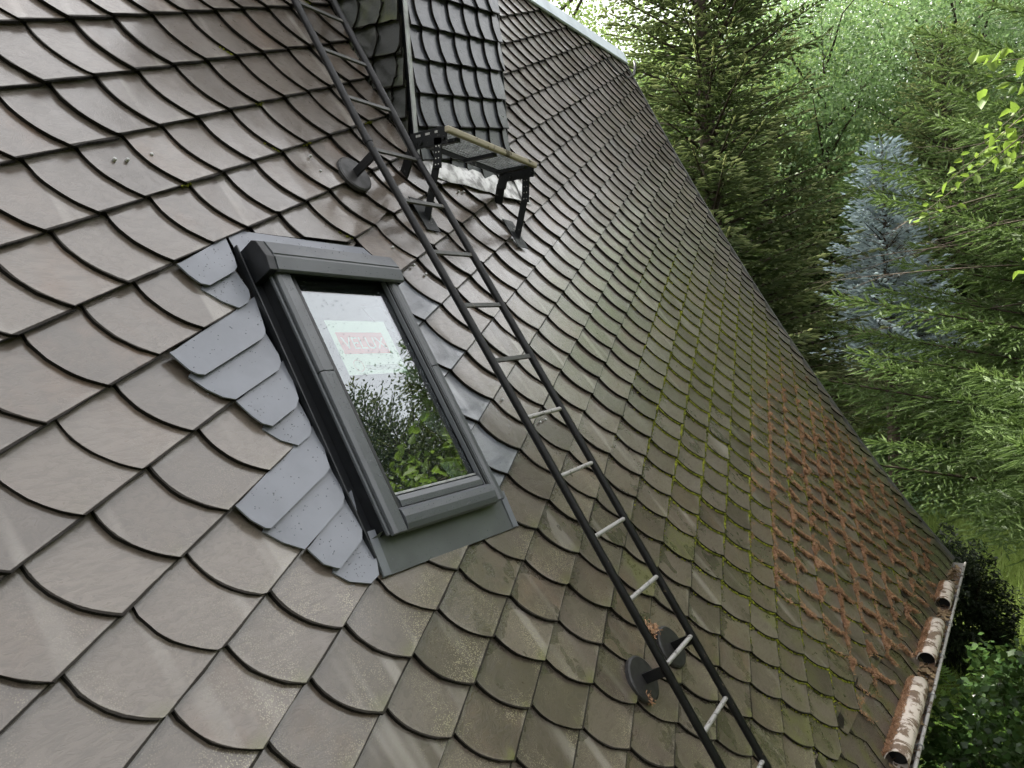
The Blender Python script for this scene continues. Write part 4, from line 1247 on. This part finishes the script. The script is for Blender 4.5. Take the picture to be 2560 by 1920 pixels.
# its dead lower twigs
for k in range(9):
    z = g.uniform(1.0, 3.4) + 4.6
    az = math.pi * 0.5 + g.uniform(-0.1, 1.1)
    p = np.array(NS) + np.array([0, 0, z]); L = g.uniform(2.2, 3.6)
    d = np.array([math.cos(az), math.sin(az), g.uniform(-0.12, 0.1)])
    mb = MB()
    pts = [p + d * L * t + np.array([0, 0, -0.25 * t * t]) for t in np.linspace(0, 1, 6)]
    mb.tube(pts, [0.016, 0.013, 0.010, 0.008, 0.005, 0.002], 5)
    for j in range(9):
        t = g.uniform(0.25, 0.95); q = p + d * L * t + np.array([0, 0, -0.25 * t * t])
        dd = unit(d + g.normal(0, 0.5, 3)); l = g.uniform(0.2, 0.7)
        mb.tube([q, q + dd * l * .5, q + dd * l + np.array([0, 0, -.05])], [0.004, 0.003, 0.0012], 4)
    mb.build('dead_branch', M['bark_grey'], ns)

# woods on the slope behind
leafsets = []
for k, (H, R) in enumerate(((17.0, 4.2), (15.0, 3.6), (19.0, 4.6))):
    gg = np.random.default_rng(100 + k)
    wood, cl = broadleaf_skeleton(gg, H, R, 30, 0.18)
    V, F = make_leafcloud(cl, 44, 0.125, gg, up=0.45, aspect=0.62)
    cm = np_mesh('crown', V, F); cm.materials.append(M['leaf_wood'] if k != 1 else M['leaf_wood2'])
    tm = wood_mesh(H * 0.92, 0.10, wood).mesh('trunk'); tm.materials.append(M['bark'])
    leafsets.append((cm, tm))
M['leaf_front'] = leaf_mat('leaf_front', (0.035, 0.052, 0.022), (0.06, 0.085, 0.035), 0.2, (0.08, 0.12, 0.03), scale=0.5, drift=0.6)  # leaves of the added front trees, darkened to cut green bounce
def wood_tree(x, y, k, rot, sc, label, group, mat=None):
    e = empty('leafy_tree', (x, y, gz(x, y) - 0.2)); e.rotation_euler = (0, 0, rot); e.scale = (sc, sc, sc * random.uniform(0.92, 1.08))
    tag(e, label, 'tree', group)
    for nm, me in zip(('crown', 'trunk'), leafsets[k]):
        o = bpy.data.objects.new(nm, me); COL.objects.link(o); o.parent = e
        if mat is not None and nm == 'crown':
            o.material_slots[0].link = 'OBJECT'; o.material_slots[0].material = mat
rw = random.Random(4)
LW_ = 'leafy light green tree in the woods on the slope behind the spruces'
for az, r in ((-6, 30), (-2, 35), (1.5, 29), (4.5, 34), (8, 30), (11, 36), (13.5, 30), (17, 34), (20, 29), (23.5, 33), (27, 30), (30, 35), (33.5, 31),
              (28.5, 24), (33, 25), (24.5, 25.5), (-4, 43), (2, 44), (7, 42), (12, 45), (18, 43), (24, 44), (30, 45)):
    t = math.radians(az + rw.uniform(-1, 1)); rr = r + rw.uniform(-1.5, 1.5)
    wood_tree(rr * math.cos(t), -1.66 + rr * math.sin(t), rw.randrange(3), rw.uniform(0, 6.28), rw.uniform(0.85, 1.1), LW_, 'woods on the slope')
LO = 'unseen leafy tree added in front of the house to darken the roof'  # unseen ring of trees, added to block low sky and darken the lower roof
for az, r in ((-14, 24), (-24, 19), (-36, 24), (-50, 26), (-66, 24), (-84, 26), (-102, 24), (-122, 26), (-145, 24), (165, 26),
              (-40, 15.5), (-52, 14), (-63, 15.5), (-75, 14), (-87, 15), (-99, 14), (-112, 15.5), (-126, 14.5), (-141, 15.5), (-158, 14.5), (176, 16)):
    t = math.radians(az); wood_tree(r * math.cos(t), -1.66 + r * math.sin(t), rw.randrange(3), rw.uniform(0, 6.28), 0.9, LO, 'unseen trees added in front of the house', M['leaf_front'])

def shrub(name, label, cat, loc, rx, ry, rz, n, size, mat, seed, up=0.7, group=None, aspect=0.75, shell=0.75, stems=7):
    gg = np.random.default_rng(seed)
    root = empty(name, loc); tag(root, label, cat, group)
    d = unit(gg.normal(0, 1, (n, 3))); d[:, 2] = np.abs(d[:, 2])
    lump = 1 + 0.22 * np.sin(d[:, 0] * 7 + seed) * np.cos(d[:, 1] * 6 + seed) + 0.15 * np.sin(d[:, 2] * 11 + d[:, 0] * 9)
    r = (shell + (1 - shell) * gg.random(n)) * lump
    P = d * r[:, None] * np.array([rx, ry, rz]) + np.array(loc)
    V, F = leaf_quads(P, size, gg, up=up, aspect=aspect, dirs=d + np.array([0, 0, -0.6]) + gg.normal(0, .5, (n, 3)))
    link('crown', np_mesh('crown', V, F), mat, root)
    mb = MB()
    for k in range(stems):
        a = gg.uniform(0, 6.28); q = np.array([math.cos(a) * rx * .5, math.sin(a) * ry * .5, rz * .8])
        mb.tube([np.array(loc) + q * t for t in (0.0, 0.5, 1.0)], [0.02, 0.014, 0.005], 5)
    mb.build('trunk', M['bark'], root)
    return root
# undergrowth at the edge of the wood
for k, (az, r) in enumerate(((-3, 23), (0.5, 26), (4, 24.5), (9, 25), (13, 23), (17, 25.5), (21, 24), (25, 26))):
    t = math.radians(az); x, y = r * math.cos(t), -1.66 + r * math.sin(t)
    shrub('shrub', 'light green undergrowth shrub at the foot of the woods', 'shrub', (x, y, gz(x, y) - 0.3), 1.9, 1.9, 2.6, 7000, 0.13, M['leaf_wood'] if k % 2 else M['leaf_wood2'], 40 + k, group='undergrowth at the foot of the woods')
shrub('creeper_bush', 'dark glossy-leaved bush below the gutter at lower right', 'bush', (8.0, -2.1, GROUND), 2.6, 1.25, 2.35, 15000, 0.085, M['leaf_ivy'], 60, shell=0.82)
shrub('creeper_bush', 'sunlit leafy bush on the lawn beyond the gutter', 'bush', (11.6, -2.75, GROUND), 1.6, 1.1, 1.15, 8000, 0.085, M['leaf_ivy'], 61, shell=0.8)
shrub('yew_bush', 'dark rounded evergreen bush on the lawn beyond the gutter', 'bush', (14.0, -1.15, GROUND), 0.8, 0.8, 1.9, 26000, 0.085, M['leaf_yew'], 62, shell=0.75, aspect=0.35)
# ferns
fr_root = empty('fern', (11.2, -1.55, GROUND)); tag(fr_root, 'bright green fern beside the dark rounded bush', 'fern')
gg = np.random.default_rng(9)
fv = []
for k in range(26):
    a = gg.uniform(0, 6.28); L = gg.uniform(0.9, 1.5); b = np.array([11.2 + gg.normal(0, .3), -1.55 + gg.normal(0, .25), GROUND])
    d = np.array([math.cos(a), math.sin(a), 0]); sdv = np.array([-math.sin(a), math.cos(a), 0])
    for t in np.linspace(0.15, 1, 24):
        p = b + d * L * t * .75 + np.array([0, 0, 1.0]) * L * (1.35 * t - .75 * t * t)
        w = 0.20 * L * (1 - t) + .015
        for sg in (-1, 1):
            q = p + sdv * sg * w + d * .04
            fv += [p - d * .018, q, p + d * .018]
link('fronds', np_mesh('fronds', np.array(fv), np.arange(len(fv)).reshape(-1, 3)), M['fern'], fr_root)

# hazel whose top shows in the glass and whose twigs reach into the upper right corner
hz = empty('hazel_tree', (7.0, -4.4, GROUND)); tag(hz, 'yellow-green broadleaf twigs hanging into the upper right corner', 'tree')
gg = np.random.default_rng(77)
wood, cl = broadleaf_skeleton(gg, 8.4, 1.9, 26, 0.35)
V, F = make_leafcloud(cl, 13, 0.13, gg, fn=leaf_folded, up=0.5, aspect=0.62)
Vs, Fs = [V + np.array([7.0, -4.4, GROUND])], [F]
mbw = wood_mesh(7.8, 0.06, wood)
mbw.v = [(a + 7.0, b - 4.4, c + GROUND) for a, b, c in mbw.v]
for k in range(9):
    st_ = np.array([7.0, -4.0, 1.6 + gg.uniform(-.3, 1.6)])
    en_ = np.array([6.7 + gg.uniform(-.9, 1.2), -1.75 + gg.uniform(-.35, .5), 1.95 + gg.uniform(-.4, .75)])
    md = (st_ + en_) / 2 + np.array([0, 0, .35])
    mbw.tube([st_, md, en_], [0.012, 0.007, 0.002], 5)
    pts = []
    for t in np.linspace(0.35, 1, 15):
        p = (1 - t) ** 2 * st_ + 2 * t * (1 - t) * md + t * t * en_
        pts += [p + gg.normal(0, .05, 3) for _ in range(4)]
    v2, f2 = leaf_folded(np.array(pts), 0.085, gg, up=0.3, aspect=0.6)
    Fs.append(f2 + sum(len(q) for q in Vs)); Vs.append(v2)
link('crown', np_mesh('crown', np.concatenate(Vs), np.concatenate(Fs)), M['leaf_hazel'], hz)
mbw.build('trunk', M['bark_grey'], hz)

# lawn grass in the sunny gap
n = 60000
gx = np.random.default_rng(31)
X = gx.uniform(10.0, 30.0, n); Y = gx.uniform(-5.0, 3.5, n)
P = np.array([(a, b, gz(a, b)) for a, b in zip(X, Y)])
hgt = gx.uniform(0.15, 0.5, n) * np.clip(X / 16, 0.6, 1.4)
ln = gx.normal(0, 0.35, (n, 2)); w = gx.normal(0, 1, (n, 2)); w /= np.linalg.norm(w, axis=1)[:, None]; w *= 0.012
V = np.stack([P + np.c_[w, np.zeros(n)], P - np.c_[w, np.zeros(n)], P + np.c_[ln * hgt[:, None], hgt]], 1).reshape(-1, 3)
o = link('grass', np_mesh('grass', V, np.arange(n * 3).reshape(-1, 3)), M['grass'])
tag(o, 'tall sunlit grass of the lawn below the trees', 'grass', kind='stuff')

# old dark boards standing under the gutter
bd = empty('board_stack', (6.2, -1.62, GROUND)); tag(bd, 'dark weathered boards standing under the gutter at the bottom edge', 'boards')
for k in range(4):
    mb = MB(); x = 5.75 + 0.2 * k
    mb.hexa([(x, -1.66, GROUND), (x + .19, -1.66, GROUND), (x + .19, -1.62, GROUND), (x, -1.62, GROUND), (x, -1.60, -2.75 - .02 * k), (x + .19, -1.60, -2.74 - .02 * k), (x + .19, -1.56, -2.74 - .02 * k), (x, -1.56, -2.75 - .02 * k)])
    mb.build('board', M['wood_dark'], bd, 0.003)
